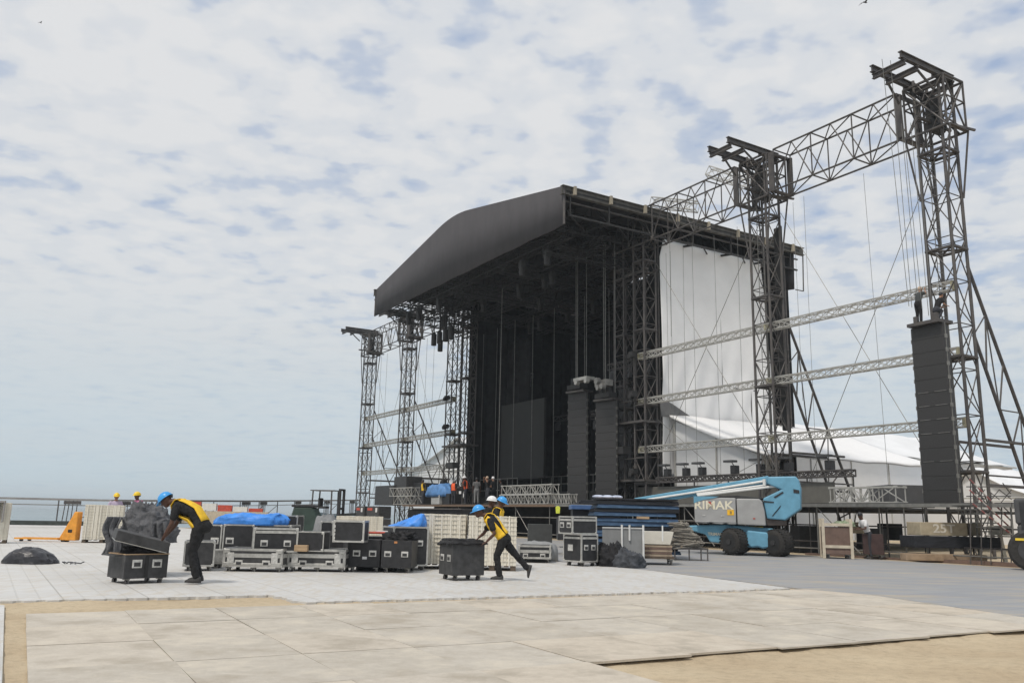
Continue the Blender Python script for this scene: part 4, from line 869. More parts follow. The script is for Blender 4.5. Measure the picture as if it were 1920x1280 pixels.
def person(label,loc,rz,J,sk=.0,col=None,vox=.012,S_=1.0,grp='workers on the site',vest=None,helmet=None,shirt=cblk,trou=jean,skn=skin,hair=None,opts=None,vw=((88,50),(70,42))):
    o=thing('person',label,'person',loc,rz,grp); g=lambda k: V(J[k])*1.0
    hip,chest,neck,hd=g('hip'),g('chest'),g('neck'),g('head'); hf=V(J.get('hf',(1,0,-.1))).normalized(); s=S_
    Yv=V((0,1,0)); hs_=(Yv-hf*Yv.dot(hf)).normalized(); hu=hf.cross(hs_).normalized()
    if hu.z<0: hu=-hu
    body=MB(); sp_=[hip,hip.lerp(chest,.45)+V(J.get('bow',(0,0,0))),chest]
    sweep(body,[hip]+sp_[1:]+[neck],[(.09*s,.13*s),(.09*s,.13*s),(.09*s,.15*s),(.05*s,.055*s)])
    sweep(body,[chest.lerp(neck,.3),neck,hd-hu*.05*s],[.065*s,.055*s,.055*s])
    ellip(body,hd+hu*.015*s,(hf,hs_,hu),(.098*s,.078*s,.118*s)); ellip(body,hd+hf*.045*s-hu*.065*s,(hf,hs_,hu),(.052*s,.05*s,.055*s))
    sweep(body,[hd+hf*.09*s+hu*.02*s,hd+hf*.112*s-hu*.022*s],[.010*s,.016*s],n=8)
    for b in(-1,1): ellip(body,hd+hs_*b*.078*s-hu*.005*s,(hf,hs_,hu),(.018*s,.012*s,.03*s),8,6)
    for k in('L','R'):
        sh,el,wr=g('sh'+k),g('el'+k),g('wr'+k); hdn=V(J['hd'+k]).normalized()
        sweep(body,[chest.lerp(neck,.2),sh,sh.lerp(el,.5),el,el.lerp(wr,.35),wr],[.05*s,.055*s,.046*s,.038*s,.038*s,.025*s])
        pv=V(J.get('pv'+k,(0,1,0))); pv=(pv-hdn*pv.dot(hdn)).normalized(); cu=hdn.cross(pv); 
        if cu.z>0: cu=-cu
        sweep(body,[wr,wr+hdn*.045*s,wr+hdn*.09*s],[(.020*s,.026*s),(.018*s,.040*s),(.015*s,.040*s)],side=pv,n=10)
        for i,(w_,l) in enumerate(((-.032,.065),(-.011,.078),(.011,.073),(.031,.058))):
            b0=wr+hdn*.09*s+pv*w_*s; b1=b0+(hdn*.8+cu*.35)*l*.5*s; b2=b1+(hdn*.35+cu*.85)*l*.5*s; sweep(body,[b0,b1,b2],[.0095*s,.0085*s,.007*s],n=7)
        b0=wr+hdn*.03*s-pv*.032*s; b1=b0+(hdn*.7-pv*.6)*.035*s; b2=b1+(hdn*.8+cu*.5)*.03*s; sweep(body,[b0,b1,b2],[.012*s,.0105*s,.009*s],n=7)
    for k in('L','R'): 
        hp,kn,an=g('hp'+k),g('kn'+k),g('an'+k); sweep(body,[hip,hp,kn,an,an+V((0,0,-.03))],[.08*s,.075*s,.05*s,.035*s,.04*s])
    body.build('body',skn,o,remesh=vox)
    ey=MB()
    for b in(-1,1): ellip(ey,hd+hf*.088*s+hs_*b*.032*s+hu*.018*s,(hf,hs_,hu),(.012*s,.014*s,.010*s),8,6)
    ey.build('eyes',mat('eye_white',(.25,.22,.2),.3),o)
    # shirt
    sf=MB(); up_=(chest-hip).normalized(); P6=[hip+up_*.02*s]+interp(sp_,3)[1:]+[chest+(neck-chest)*.45,chest.lerp(neck,.85)]
    R6=[(.112,.165),(.108,.150),(.105,.150),(.112,.160),(.118,.172),(.120,.185),(.108,.180),(.085,.135),(.055,.062)]; R6=[(a*s,b*s) for a,b in R6]
    while len(R6)<len(P6): R6.insert(2,R6[2])
    R6=R6[:len(P6)]
    sweep(sf,P6,R6,cap=False,pw=.85,n=20)
    for k in('L','R'):
        sh,el=g('sh'+k),g('el'+k); sl=J.get('sleeve',.62); e=sh.lerp(el,sl); sweep(sf,[chest.lerp(neck,.15),sh,sh.lerp(el,sl*.5),e],[.075*s,.082*s,.076*s,.072*s])
        if J.get('longsleeve'): sweep(sf,[e,el,g('wr'+k)],[.06*s,.055*s,.042*s])
    sf.build('shirt',shirt,o,remesh=vox*1.15)
    # trousers
    tf_=MB(); sweep(tf_,[hip+up_*.07*s,hip,hip-up_*.09*s],[(.112*s,.162*s),(.128*s,.178*s),(.118*s,.160*s)],pw=.85,n=20)
    for k in('L','R'):
        hp,kn,an=g('hp'+k),g('kn'+k),g('an'+k); md=kn.lerp(an,.5)
        sweep(tf_,[hp+V((0,0,.02)),hp.lerp(kn,.4),kn,md,an.lerp(md,.1)],[.105*s,.098*s,.075*s,.070*s,.066*s])
    tf_.build('trousers',trou,o,remesh=vox*1.15)
    for k in('L','R'):
        an=g('an'+k); td=V(J.get('toe'+k,(1,0,0))).normalized(); up=V(J.get('upf'+k,(0,0,1))); up=(up-td*up.dot(td)).normalized(); sd=td.cross(up); q=MB()
        sole=an-up*.085*s
        rs=[]
        for x,w_,h in ((-.085,.026,.06),(-.07,.036,.10),(-.02,.040,.115),(.05,.042,.085),(.11,.048,.065),(.16,.044,.052),(.195,.026,.035)):
            rs.append([sole+td*x*s+sd*a*w_*s+up*b*h*s for a,b in((-1,.0),(1,0),(1.02,.3),(.85,.75),(.4,1),(-.4,1),(-.85,.75),(-1.02,.3))])
        q.rings(rs).build('shoe',shoem,o,smooth=True)
    if vest:
        vm_,(vlo,vhi),(blo,bhi)=vest,*vw
        for nm,base,(wa,wb) in (('vest_front',0,vw[0]),('vest_back',180,vw[1])):
            rows_=[]; n=len(P6)-1; top=n-1
            for i in range(0,top+1):
                a=P6[max(0,i-1)]; b=P6[min(n,i+1)]; t=(b-a).normalized(); sd=(Yv-t*Yv.dot(t)).normalized(); f=sd.cross(t)
                rf,rs=R6[i][0]+.028*s,R6[i][1]+.022*s; v=i/top; w_=wa+(wb-wa)*min(1,max(0,(v-.25)*2)) 
                ex=J.get('sag',0)*s*(1-abs(v-.35)*1.6) if base==0 else 0
                row=[]
                for k in range(15):
                    th=R(base-w_+2*w_*k/14); row.append(P6[i]+f*(math.copysign(abs(math.cos(th))**.85,math.cos(th))*rf)+sd*(math.copysign(abs(math.sin(th))**.85,math.sin(th))*rs)+V((0,0,-max(0,ex))))
                rows_.append(row)
            MB().rings(rows_,cap=False,closed=False).build(nm,vest,o,smooth=True,solid=.012)
        st=MB()   # shoulder straps
        for b in(-1,1):
            t=(neck-chest).normalized(); sd=(Yv-t*Yv.dot(t)).normalized(); f=sd.cross(t); c=chest.lerp(neck,.5)
            pts=[c+sd*b*.085*s+f*.12*s-t*.03*s,c+sd*b*.09*s+f*.06*s+t*.035*s,c+sd*b*.09*s-f*.06*s+t*.035*s,c+sd*b*.085*s-f*.12*s-t*.03*s]
            sweep(st,pts,[(.012*s,.05*s)]*4,side=sd,n=8)
        st.build('vest_strap',vest,o,smooth=True)
    if helmet:
        hm=MB(); c=hd+hu*.035*s; rs=[]; 
        for j in range(9):
            th=R(90*j/8.6); rs.append([c+(hf*math.cos(a)*.138*s+hs_*math.sin(a)*.112*s)*math.cos(th)+hu*(.125*s*math.sin(th)+.0) for a in [2*math.pi*i/20 for i in range(20)]])
        h=hm.rings(rs).build('helmet',helmet,o,smooth=True)
        br=MB(); rs=[]
        for k,(e,z) in enumerate(((.98,.012),(1.10,-.004),(1.10,-.012),(.96,-.004))):
            rs.append([c+hf*math.cos(a)*(.138*s*e+(.05*s*max(0,math.cos(a))**2 if k in(1,2) else 0))+hs_*math.sin(a)*.112*s*e+hu*z*s for a in [2*math.pi*i/20 for i in range(20)]])
        br.rings(rs,cap=False).build('brim',helmet,h,smooth=True)
        MB().box(hd-hf*.11*s-hu*.0*s,(.03*s,.07*s,.05*s)).build('strap',blk,h)
    elif hair:
        hm=MB(); ellip(hm,hd+hu*.035*s-hf*.012*s,(hf,hs_,hu),(.104*s,.086*s,.108*s)); hm.build('hair',hair,o,smooth=True)
    return o
def stand(h=1.74,arm='down',lean=0,spread=.1,walk=0,yaw=0):
    k=h/1.74; J=dict(hip=(0,0,.94),chest=(.02+lean,0,1.38),neck=(.04+lean*1.2,0,1.50),head=(.07+lean*1.3,0,1.62),
      shL=(.01+lean,.18,1.40),shR=(.01+lean,-.18,1.40),hpL=(0,.09,.90),hpR=(0,-.09,.90),knL=(.03+walk*.5,.10,.50),knR=(.03-walk*.3,-.10,.50),anL=(walk,.11,.09),anR=(-walk,-.11,.09))
    for q,b in(('L',1),('R',-1)):
        if arm=='down': J['el'+q]=(-.02+lean,b*.24,1.12); J['wr'+q]=(.06+lean,b*.25,.87); J['hd'+q]=(.1,0,-1)
        elif arm=='front': J['el'+q]=(.06+lean,b*.24,1.13); J['wr'+q]=(.28+lean,b*.14,1.10); J['hd'+q]=(1,-.2*b,.0)
        elif arm=='hips': J['el'+q]=(-.04,b*.36,1.18); J['wr'+q]=(.05,b*.20,1.02); J['hd'+q]=(.3,-.8*b,-.5)
        elif arm=='up': J['el'+q]=(.18+lean,b*.22,1.38); J['wr'+q]=(.26+lean,b*.10,1.60); J['hd'+q]=(.2,-.3*b,1)
    for a in J: J[a]=tuple(v*k for v in J[a])
    return J,k
# bent worker at the left (faces the picture's left)
J=dict(hip=(.0,0,1.02),chest=(.42,0,1.33),neck=(.56,0,1.415),head=(.70,0,1.43),hf=(.72,.0,-.62),bow=(-.03,0,.07),
 shL=(.41,.17,1.31),shR=(.41,-.17,1.31),elL=(.46,.22,1.02),elR=(.57,-.20,1.01),wrL=(.62,.16,.745),wrR=(.76,-.16,.76),hdL=(.35,0,-.9),hdR=(.35,0,-.9),
 hpL=(.02,.09,.96),hpR=(.04,-.09,.96),knL=(.10,.09,.53),knR=(.16,-.10,.55),anL=(-.03,.10,.11),anR=(.03,-.14,.12),sag=.07)
a=G(368,1097); person('worker in blue helmet and yellow vest bending over the open trunk, lifting its lid',(a.x,a.y,.03),R(180-4),J,vox=.0095,S_=1.0,vest=hivy,helmet=blueh,trou=cblk,vw=((74,46),(58,44)))
o=bpy.data.objects[-1] if False else None
# striding worker pushing the trunk
GS=1.10
J=dict(hip=(-.06,0,.78),chest=(.20,0,1.10),neck=(.32,0,1.18),head=(.42,0,1.23),hf=(.95,0,-.30),
 shL=(.19,.14,1.07),shR=(.19,-.14,1.07),elL=(.10,.20,.84),elR=(.33,-.17,.84),wrL=(.25,.17,.69),wrR=(.42,-.13,.76),hdL=(.7,0,-.4),hdR=(.6,0,-.6),
 hpL=(-.06,.08,.73),hpR=(-.05,-.08,.73),knL=(.06,.08,.44),knR=(-.28,-.09,.46),anL=(.0,.09,.10),anR=(-.50,-.10,.23),toeR=(.25,0,-1),upfR=(.9,0,.3),sag=.02)
a=G(937,1091); person('worker in blue helmet and yellow vest leaning forward in stride, pushing the black trunk',(a.x,a.y,.03),R(176),J,vox=.009,S_=.84,vest=hivy,helmet=blueh,trou=cblk,vw=((122,104),(50,16)))
GS=1.0
# worker behind the tile stack, facing right, back bent
J,k=stand(1.76,'front',lean=.10); J['hf']=(.9,0,-.4)
a=P(926,960,22.6); person('worker in blue helmet and yellow vest standing behind the white tile stack',(a.x,a.y,.02),R(-15),J,S_=k,vox=.014,vest=hivy,helmet=blueh,trou=cblk,vw=((80,50),(70,46)))
J,k=stand(1.78,'down',lean=.04); a=P(913,960,23.2); person('worker in white helmet and black clothes behind the white tile stack',(a.x,a.y,.02),R(-10),J,S_=k,vox=.016,helmet=whiteh,trou=cblk)
# yellow helmets by the left fence
J,k=stand(1.86,'down'); a=P(215,960,34.8); person('worker in yellow helmet and pale shirt behind the tile pallet, further from the heap',(a.x,a.y,.02),R(-60),J,S_=k,vox=.018,helmet=yelh,shirt=mat('pale_lilac_cotton',(.45,.38,.5),.8),skn=skin2)
J,k=stand(1.92,'down'); a=P(257,960,34.8); person('worker in yellow helmet and pink shirt just behind the grey fabric heap',(a.x,a.y,.02),R(-120),J,S_=k,vox=.018,helmet=yelh,shirt=pinkc,skn=skin)
# people on the deck
def deckman(px,feet,hpx,lab,rz,arm='down',lean=0,s=-4.6,**k):
    t,_=onS(px,feet,s); p=S(s,t,Z0); sc_=F*1.03/p.y; J,kk=stand(hpx/sc_,arm,lean); return person(lab,p,rz,J,S_=kk,vox=.022,**k)
deckman(793,942,46,'worker in yellow vest standing on the deck by the small white truss',R(200),vest=hivy,hair=blk,trou=jean,s=-4.0)
deckman(850,942,46,'worker in orange vest standing with back turned beside the blue tarpaulin on deck',R(60),vest=hivo,hair=mat('grey_cap',(.3,.3,.3)),trou=jean,s=-3.8)
deckman(873,942,52,'worker in white helmet and orange vest standing on the stage deck',R(170),'front',.05,vest=hivo,helmet=whiteh,trou=jean,s=-3.8)
deckman(893,943,50,'person in grey clothes standing next to the white-helmeted orange vest worker',R(100),shirt=mat('grey_cotton',(.12,.12,.12),.8),trou=mat('grey_trousers',(.2,.2,.2),.8),hair=blk,s=-3.7)
deckman(914,943,52,'person in tan cap and black shirt raising both hands on the deck',R(210),'up',shirt=cblk,trou=jean,hair=tanc,skn=skin2,s=-3.7)
deckman(925,943,52,'person in white cap and black shirt standing on deck, middle of the group',R(150),'front',shirt=cblk,trou=cblk,hair=whitec,skn=skin2,s=-3.2)
deckman(939,943,48,'person in dark clothes at the right end of the group on deck',R(190),shirt=cblk,trou=cblk,hair=blk,s=-3.0)
# two riggers on the speaker column
p=S(-1.85,.30,zR+.14); J,k=stand(1.62,'up',lean=.10); J['hf']=(.9,0,.1)
person('rigger in dark shirt and pale cap standing atop the tall right speaker column',p,R(20),J,S_=k,vox=.018,shirt=mat('grey_green_cotton',(.05,.055,.055),.8),trou=cblk,hair=tanc,skn=skin2)
p=S(-1.8,-.25,zR+.14)
J,k=stand(1.6,'front',lean=.18); 
for q in('hip','chest','neck','head','shL','shR','elL','elR','wrL','wrR','hpL','hpR'): J[q]=(J[q][0],J[q][1],J[q][2]-.38)
J['knL']=(.20,.09,.42); J['knR']=(.20,-.09,.42)
person('rigger crouching atop the tall right speaker column, nearest the tower',p,R(10),J,S_=k,vox=.018,shirt=cblk,trou=jean,hair=blk,skn=skin2)
# man in white shirt at the brown trolleys
a=G(1592,1043); J,k=stand(1.70,'front',lean=.16); J['hf']=(.8,0,-.5)
person('man in white T-shirt and dark trousers bending over the brown trolley under the deck',(a.x,a.y-2.0,.02),R(185),J,S_=k,vox=.016,shirt=whitec,trou=jean,hair=blk,skn=skin)
# ================================================================= TILE STACKS ON PALLETS
tstk=mat('stacked_white_tiles',(.62,.57,.47),.7,0,.1,5,col2=(.76,.72,.62),stretch=(9,9,1),bump=.5,bscale=9)
def tilestack(lab,x,y,w_,d,h,rz=0,lean=0,pal=True,seed=1,col=.075,z=.02):
    if pal:
        o=thing('pallet','wooden pallet under the '+lab,'pallet',(x,y,z),rz,'pallets'); m_=MB(); 
        for b in(-1,0,1):
            for a in(-1,0,1): m_.box((a*(w_/2-.07),b*(d/2-.05),.06),(.13,.09,.08))
        m_.box((0,-(d/2-.05),.012),(w_,.10,.02)).box((0,d/2-.05,.012),(w_,.10,.02)).box((0,0,.012),(w_,.10,.02)); m_.build('pallet_blocks',palm,o)
        k=MB(); n=7
        for i in range(n): k.box((-w_/2+.06+(w_-.12)*i/(n-1),0,.115),(.11,d,.022))
        k.build('pallet_slats',palm,o)
    zb=z+(.13 if pal else 0); r5=random.Random(seed)
    o=thing('tile_stack',lab,'tile stack',(x,y,zb),rz,'stacks of white floor tiles'); m_=MB(); n=round(w_/col)
    for i in range(n):
        xa=-w_/2+w_*i/n; dy=r5.uniform(-.012,.012); hh=h*(1+lean*(i/n))+r5.uniform(-.008,.008); m_.box((xa+w_/n/2,dy,hh/2),(w_/n-.006,d,hh))
    m_.build('tile_columns',tstk,o)
    k=MB(); j=0
    nz=int(h/.10)
    for j in range(1,nz+1):
        zz=j*h/(nz+.3); k.box((0,0,zz),(w_+.012,d+.022+r5.uniform(-.006,.008),.018))
    k.build('tile_rims',mat('tile_rim_cream',(.66,.62,.53),.7,0,.12,7,stretch=(8,8,1)),o)
    k=MB(); 
    for i in range(int(w_/.22)): k.box((-w_/2+.1+i*.22,0,h/2),(.03,d+.04,h-.01))
    k.build('tile_ribs',mat('tile_rib_white',(.74,.70,.61),.7,0,.1,7,stretch=(1,1,8)),o)
    return o
def ts(lab,pxl,pxr,py,ptop,d,**k):
    a,b=G(pxl,py),G(pxr,py); Y=a.y; h=Z((pxl+pxr)/2,ptop,Y)-.15; return tilestack(lab,(a.x+b.x)/2,Y+d/2,b.x-a.x,d,h,**k)
ts('broad stack of white floor tiles behind the striding worker, left half',783,872,1068,963,1.0,seed=3,lean=-.01)
ts('broad stack of white floor tiles behind the striding worker, right half',876,967,1071,966,1.0,seed=4,lean=-.02)
ts('stack of white floor tiles on pallet beside the orange pallet jack',146,232,1018,946,1.0,seed=5,col=.12,rz=R(20))
ts('stack of white floor tiles cut off by the left picture edge',-75,16,1019,941,1.0,seed=6,col=.12,rz=R(28))
ts('stack of white floor tiles behind the silver rack case',626,722,1014,962,1.0,seed=7,pal=False,rz=R(8))
ts('distant stack of white floor tiles left of the forklift',564,588,985,945,1.0,seed=8,pal=False)
# black box on left stack
o=thing('black_frame_box','black box in a grey frame standing before the tile stack at the left edge','box',(G(-8,1019).x,G(-8,1019).y-.5,.75),R(25)); MB().box((0,0,.35),(.45,.3,.55)).build('box_body',blk,o,bevel=.01); MB().box((0,0,.70),(.75,.4,.07)).box((.36,0,.35),(.04,.35,.7)).build('box_frame',mat('grey_frame',(.3,.29,.28),.6),o)
# pallet jack
a=G(136,1017); GS=1.15; o=thing('pallet_jack','orange pallet jack with long forks beside the tile stack','pallet jack',(a.x,a.y,.02),0)
MB().prism([(-.42,.06),(.15,.06),(.15,.98),(.02,.98),(-.05,.80)],-.16,.16,1).build('jack_body',orgp,o,bevel=.02)
for b in(-.24,.24):
    f=MB().b2((-1.75,b-.08,.08),(-.35,b+.08,.13)).build('fork',orgp,o); MB().cyl((-1.55,b,.05),.045,.09,'Y',12).build('roller',blk,f)
MB().box((-.05,0,.36),(.16,.34,.12)).build('hydraulic_pump',blk,o,bevel=.02); MB().cyl((-.25,-.12,.07),.075,.05,'Y',14).cyl((-.25,.12,.07),.075,.05,'Y',14).build('steer_wheel',rub,o)
GS=1.0
# ================================================================= FENCE AT LEFT
def fence(lab,pts,ztop,zbot,seg,thick=.07,legs=True,base=True):
    for i in range(len(pts)-1):
        p,q=V(pts[i]),V(pts[i+1]); d=q-p; Ln=d.length; ang=math.atan2(d.y,d.x)
        o=thing('steel_barrier',lab[i],'barrier',p,ang,'steel barriers along the shore',ry=-math.asin(d.z/Ln))
        MB().b2((0,-thick,ztop-.13),(Ln-.02,thick,ztop)).build('top_rail',mat('barrier_grey',(.27,.26,.25),.6,.1,.15,3),o)
        MB().bar((0,0,ztop-.42),(Ln,0,ztop-.42),.03,5).build('mid_rail',galv,o)
        if base: MB().b2((0,-.10,zbot),(Ln-.02,.10,zbot+.28)).build('base_beam',mat('dark_green_steel',(.045,.055,.05),.6,0,.2,3),o)
        n=max(1,round(Ln/seg))
        for k in range(n):
            x=k*seg+.4; m_=MB().bar((x,0,zbot),(x,0,ztop-.13),.04,5)
            if k%2==0:
                for e in(.35,.62,.9,1.2): m_.bar((x+e*.9,.0,zbot+.28),(x+e*.8+.12,.0,ztop-.13),.03,5)
                m_.box((x+.8,0,ztop-.25),(1.0,.16,.22))
            m_.bar((x+1.4,0,zbot+.5),(x+seg-.2,0,ztop-.5),.028,5) if k%2==0 else None
            m_.build('barrier_post',steel,o)
fence(['near end of the long grey steel barrier along the shore, at the left picture edge','middle stretch of the long grey steel barrier behind the yellow-helmeted workers','far stretch of the grey steel barrier running towards the stage'],[(-42,50.5,-.0),(-26.0,56.5,.02),(-21,72,.35),(-16.5,95,.95)],1.84,.14,3.4)
# red-white thing behind fence, cone etc
a=P(425,950,64); o=thing('striped_barrier','row of red and white boxes beyond the steel barrier','barrier blocks',(a.x,64,.35),R(12)); 
for k in range(5): MB().box((-2.3+k*1.1,0,1.30-.10*k),(1.0,.6,.5)).build('red_block' if k%2==0 else 'white_block',redp if k%2==0 else whitep,o)
MB().b2((-3,-.4,0),(3,.4,.9)).build('block_base',creamp,o)
GS=1.3
a=P(583,990,40); o=thing('traffic_cone','orange traffic cone standing before the forklift','cone',(a.x,40,0)); MB().bar((0,0,.04),(0,0,1.15),.24,16,.05).build('cone_body',mat('cone_orange',(.85,.16,.05),.6),o,smooth=False); MB().box((0,0,.02),(.6,.6,.04)).build('cone_base',rub,o); MB().bar((0,0,.55),(0,0,.75),.155,16,.115).build('cone_band',mat('cone_band_pink',(.8,.4,.3)),o)
a=P(548,958,30); GS=1.15; o=thing('covered_machine','dark green covered machine behind the blue tarpaulin end','machine',(a.x,32,0)); MB().prism([(-.4,0),(.42,0),(.5,.9),(.3,1.30),(-.3,1.30),(-.4,.9)],-.4,.4,1).build('machine_cover',greenp,o,bevel=.05); MB().box((0,-.1,1.33),(.75,.6,.08)).build('machine_lid',blk,o,bevel=.02)
GS=1.0; a=P(609,960,28); lump('covered_load','tall load under light grey sheeting in front of the forklift','covered load',(a.x,28.3),(.85,.8,1.22),mat('light_grey_sheeting',(.20,.205,.21),.7,0,.12),41,k=.06,freq=2,sharp=.9)
# forklift
GS=.98; a=P(613,960,46); o=thing('forklift','dark forklift with roll cage parked before the shore barrier','forklift',(a.x,46,.35),R(-10)); GS=1.0
MB().prism([(-.75,.25),(.75,.25),(.75,.85),(.2,.9),(-.5,.98),(-.75,.9)],-.5,.5,1).build('forklift_body',mat('forklift_teal',(.04,.07,.09),.5,0,.2),o,bevel=.06)
for x,y in((-.70,-.48),(.42,-.48),(-.70,.48),(.42,.48)): MB().bar((x,y,.9),(x*.95,y,2.12),.045,5).build('cage_post',steel,o)
MB().box((-.15,0,2.15),(1.35,1.05,.05)).build('cage_roof',steel,o,bevel=.01)
m_=MB().bar((.80,-.3,.2),(.80,-.3,2.25),.07,4).bar((.80,.3,.2),(.80,.3,2.25),.07,4).box((.80,0,2.2),(.12,.72,.10)).box((.80,0,1.2),(.10,.7,.12)).box((.82,0,.6),(.08,.8,.5)); m_.build('mast',blk,o)
for b in(-.25,.25): MB().box((1.35,b,.12),(1.0,.1,.05)).build('fork',steel,o)
for x in(-.6,.5):
    for y in(-.52,.52): q=MB().wheel((x,y,.28),.28,.2,'Y',18).build('wheel',rub,o); MB().cyl((x,y+math.copysign(.08,y),.28),.14,.06,'Y',12).build('rim',galv,q)
MB().box((-.2,0,1.25),(.45,.5,.12)).box((-.4,0,1.5),(.12,.5,.5)).build('seat',blk,o,bevel=.03)
# ================================================================= BOOM LIFT
a=G(1402,1041); LZ=R(-20); GS=a.y/22.9*1530/1586*.945
bl=thing('boom_lift','big blue and grey boom lift parked in front of the stage deck','boom lift',(a.x,a.y-.9,.02),LZ); GS=1.0
W=22.9/1530  # metres per source pixel there
def q(px,py): return ((px-1406)*W*1.04,(1041-py)*W)
def qp(l): return [q(*p) for p in l]
MB().prism(qp([(1284,988),(1354,984),(1440,990),(1444,1002),(1440,1024),(1394,1026),(1345,1020),(1326,1018),(1318,1004),(1284,996)]),.30,1.50,1).build('chassis',lblue,bl,bevel=.03)
MB().prism(qp([(1394,994),(1438,998),(1444,1008),(1441,1024),(1420,1027),(1412,1024),(1400,1026),(1392,1018)]),.10,.299,1).build('axle_cover',lblue,bl,bevel=.04)
for px,y in ((1370,.0),(1370,1.55),(1447,.0),(1447,1.55)):
    xx=q(px,0)[0]; yy=y+.18; x=0; y=-.18; r=.375; wl=MB().wheel((0,0,r),r,.42,'Y',36,.30).build('wheel',rub,bl,smooth=True); wl.location=(xx,yy,0); wl.rotation_euler=(0,0,R(-34) if yy<1 else R(-10))
    tr_=MB()
    for k in range(26):
        th=2*math.pi*k/26
        for sy in(-1,1): tr_.box((math.cos(th)*r*.985,sy*.10,r+math.sin(th)*r*.985),(.045,.19,.022),M.Rotation(-th+math.pi/2,3,'Y')@M.Rotation(sy*.35,3,'Z'))
    tr_.build('tyre_lug',rub,wl)
    MB().cyl((x,y-.02,r),.215,.03,'Y',24).build('rim',mat('rim_dark',(.02,.02,.02),.5),wl); MB().cyl((x,y-.045,r),.07,.05,'Y',16).build('hub',blk2,wl)
MB().cyl((q(1405,0)[0],.9,q(0,990)[1]),.42,.10,'Z',28).build('slew_ring',mat('ring_dark',(.05,.045,.04),.6),bl); MB().box((q(1408,0)[0],.42,q(0,989)[1]),(.42,.06,.07)).build('yellow_bracket',yelp,bl)
# grey hoods
MB().prism(qp([(1300,934),(1376,934),(1376,984),(1362,984),(1358,981),(1350,984),(1335,983),(1331,980),(1322,983),(1301,982)]),.05,1.75,1).build('engine_hood',lgrey,bl,bevel=.035,bseg=3)
MB().prism(qp([(1377.5,935),(1418,935),(1423,941),(1427,960),(1428,985),(1378,984)]),.05,1.75,1).build('tank_hood',lgrey,bl,bevel=.035,bseg=3)
MB().prism(qp([(1300,945),(1300,931.5),(1346,931.5),(1336,935),(1318,938)]),.035,.06,1).build('blue_swoosh',lblue,bl)
MB().prism(qp([(1427,970),(1461,974),(1461,984),(1428,985)]),.3,1.5,1).build('rear_frame',mat('frame_brown_grey',(.11,.09,.08),.7),bl,bevel=.02)
MB().prism(qp([(1424,934),(1457,917),(1434,907),(1434,893),(1483,892),(1488,899),(1491,914),(1489,953),(1461,974),(1430,972)]),.20,1.45,1).build('boom_pivot',lblue,bl,bevel=.035,bseg=2)
for sl in ([(1443,931),(1459,921),(1461,923),(1446,933)],[(1425,938),(1443,940),(1443,942),(1425,941)],[(1439,966),(1454,950),(1455,946),(1453,951),(1440,967.5)],[(1478,916),(1488,918),(1488,924),(1478,923)]): MB().prism(qp(sl),.185,.199,1).build('dark_slot',blk,bl)
MB().prism(qp([(1180,946),(1180,936),(1434,890),(1434,906),(1300,930),(1240,941)]),.55,.95,1).build('main_boom',lblue,bl,bevel=.02)
rl=MB()
def tube(a_,b_,y,r=.04): rl.bar((q(*a_)[0],y,q(*a_)[1]),(q(*b_)[0],y,q(*b_)[1]),r,8)
tube((1180,943),(1300,923),.50,.032); tube((1300,923),(1430,900),.50,.036); tube((1302,927),(1425,909),.46,.030); tube((1305,930),(1452,910),.30,.034); tube((1427,897),(1427,910),.42,.05); rl.build('jib_rail',whitep,bl,smooth=False)
MB().bar((q(1450,910)[0],.3,q(1450,910)[1]),(q(1468,907)[0],.3,q(1468,907)[1]),.04,8).build('cylinder_end',blk,bl)
MB().prism(qp([(1320,934),(1320,930.5),(1378,928),(1424,933),(1424,935)]),.5,1.3,1).build('top_cover',blk2,bl,bevel=.02)
text('RIMAK',.335,textm,bl,(q(1336,0)[0],.045,q(0,949)[1]),(R(90),0,0),sx=1.12)
text('TRIMAK',.12,textm,bl,(q(1336,0)[0],.292,q(0,1003)[1]),(R(90),0,0),sx=1.0,name='small_lettering')
MB().prism(qp([(1328,944),(1333,948),(1331,941.5),(1326,941.5)]),.03,.044,1).build('red_mark',redp,bl)
k=MB().box((q(1366.5,0)[0],.045,q(0,961.5)[1]),(.19,.012,.15)).build('yellow_sticker',mat('sticker_orange',(.85,.48,.03),.5),bl); MB().box((q(1367,0)[0],.036,q(0,961.5)[1]),(.06,.008,.08)).build('sticker_mark',mat('sticker_mark',(.3,.2,.05)),k)
MB().box((q(1408,0)[0],.043,q(0,972)[1]),(.06,.014,.03)).build('tail_lamp',redp,bl); MB().bar((q(1302,0)[0],.045,q(0,979)[1]),(q(1375,0)[0],.045,q(0,979)[1]),.008,4).build('hood_seam',mat('seam_light',(.5,.5,.5)),bl)
for x in (1318,1352): MB().box((q(x,0)[0],.043,q(0,968)[1]),(.09,.014,.035)).build('hood_latch',dish,bl)
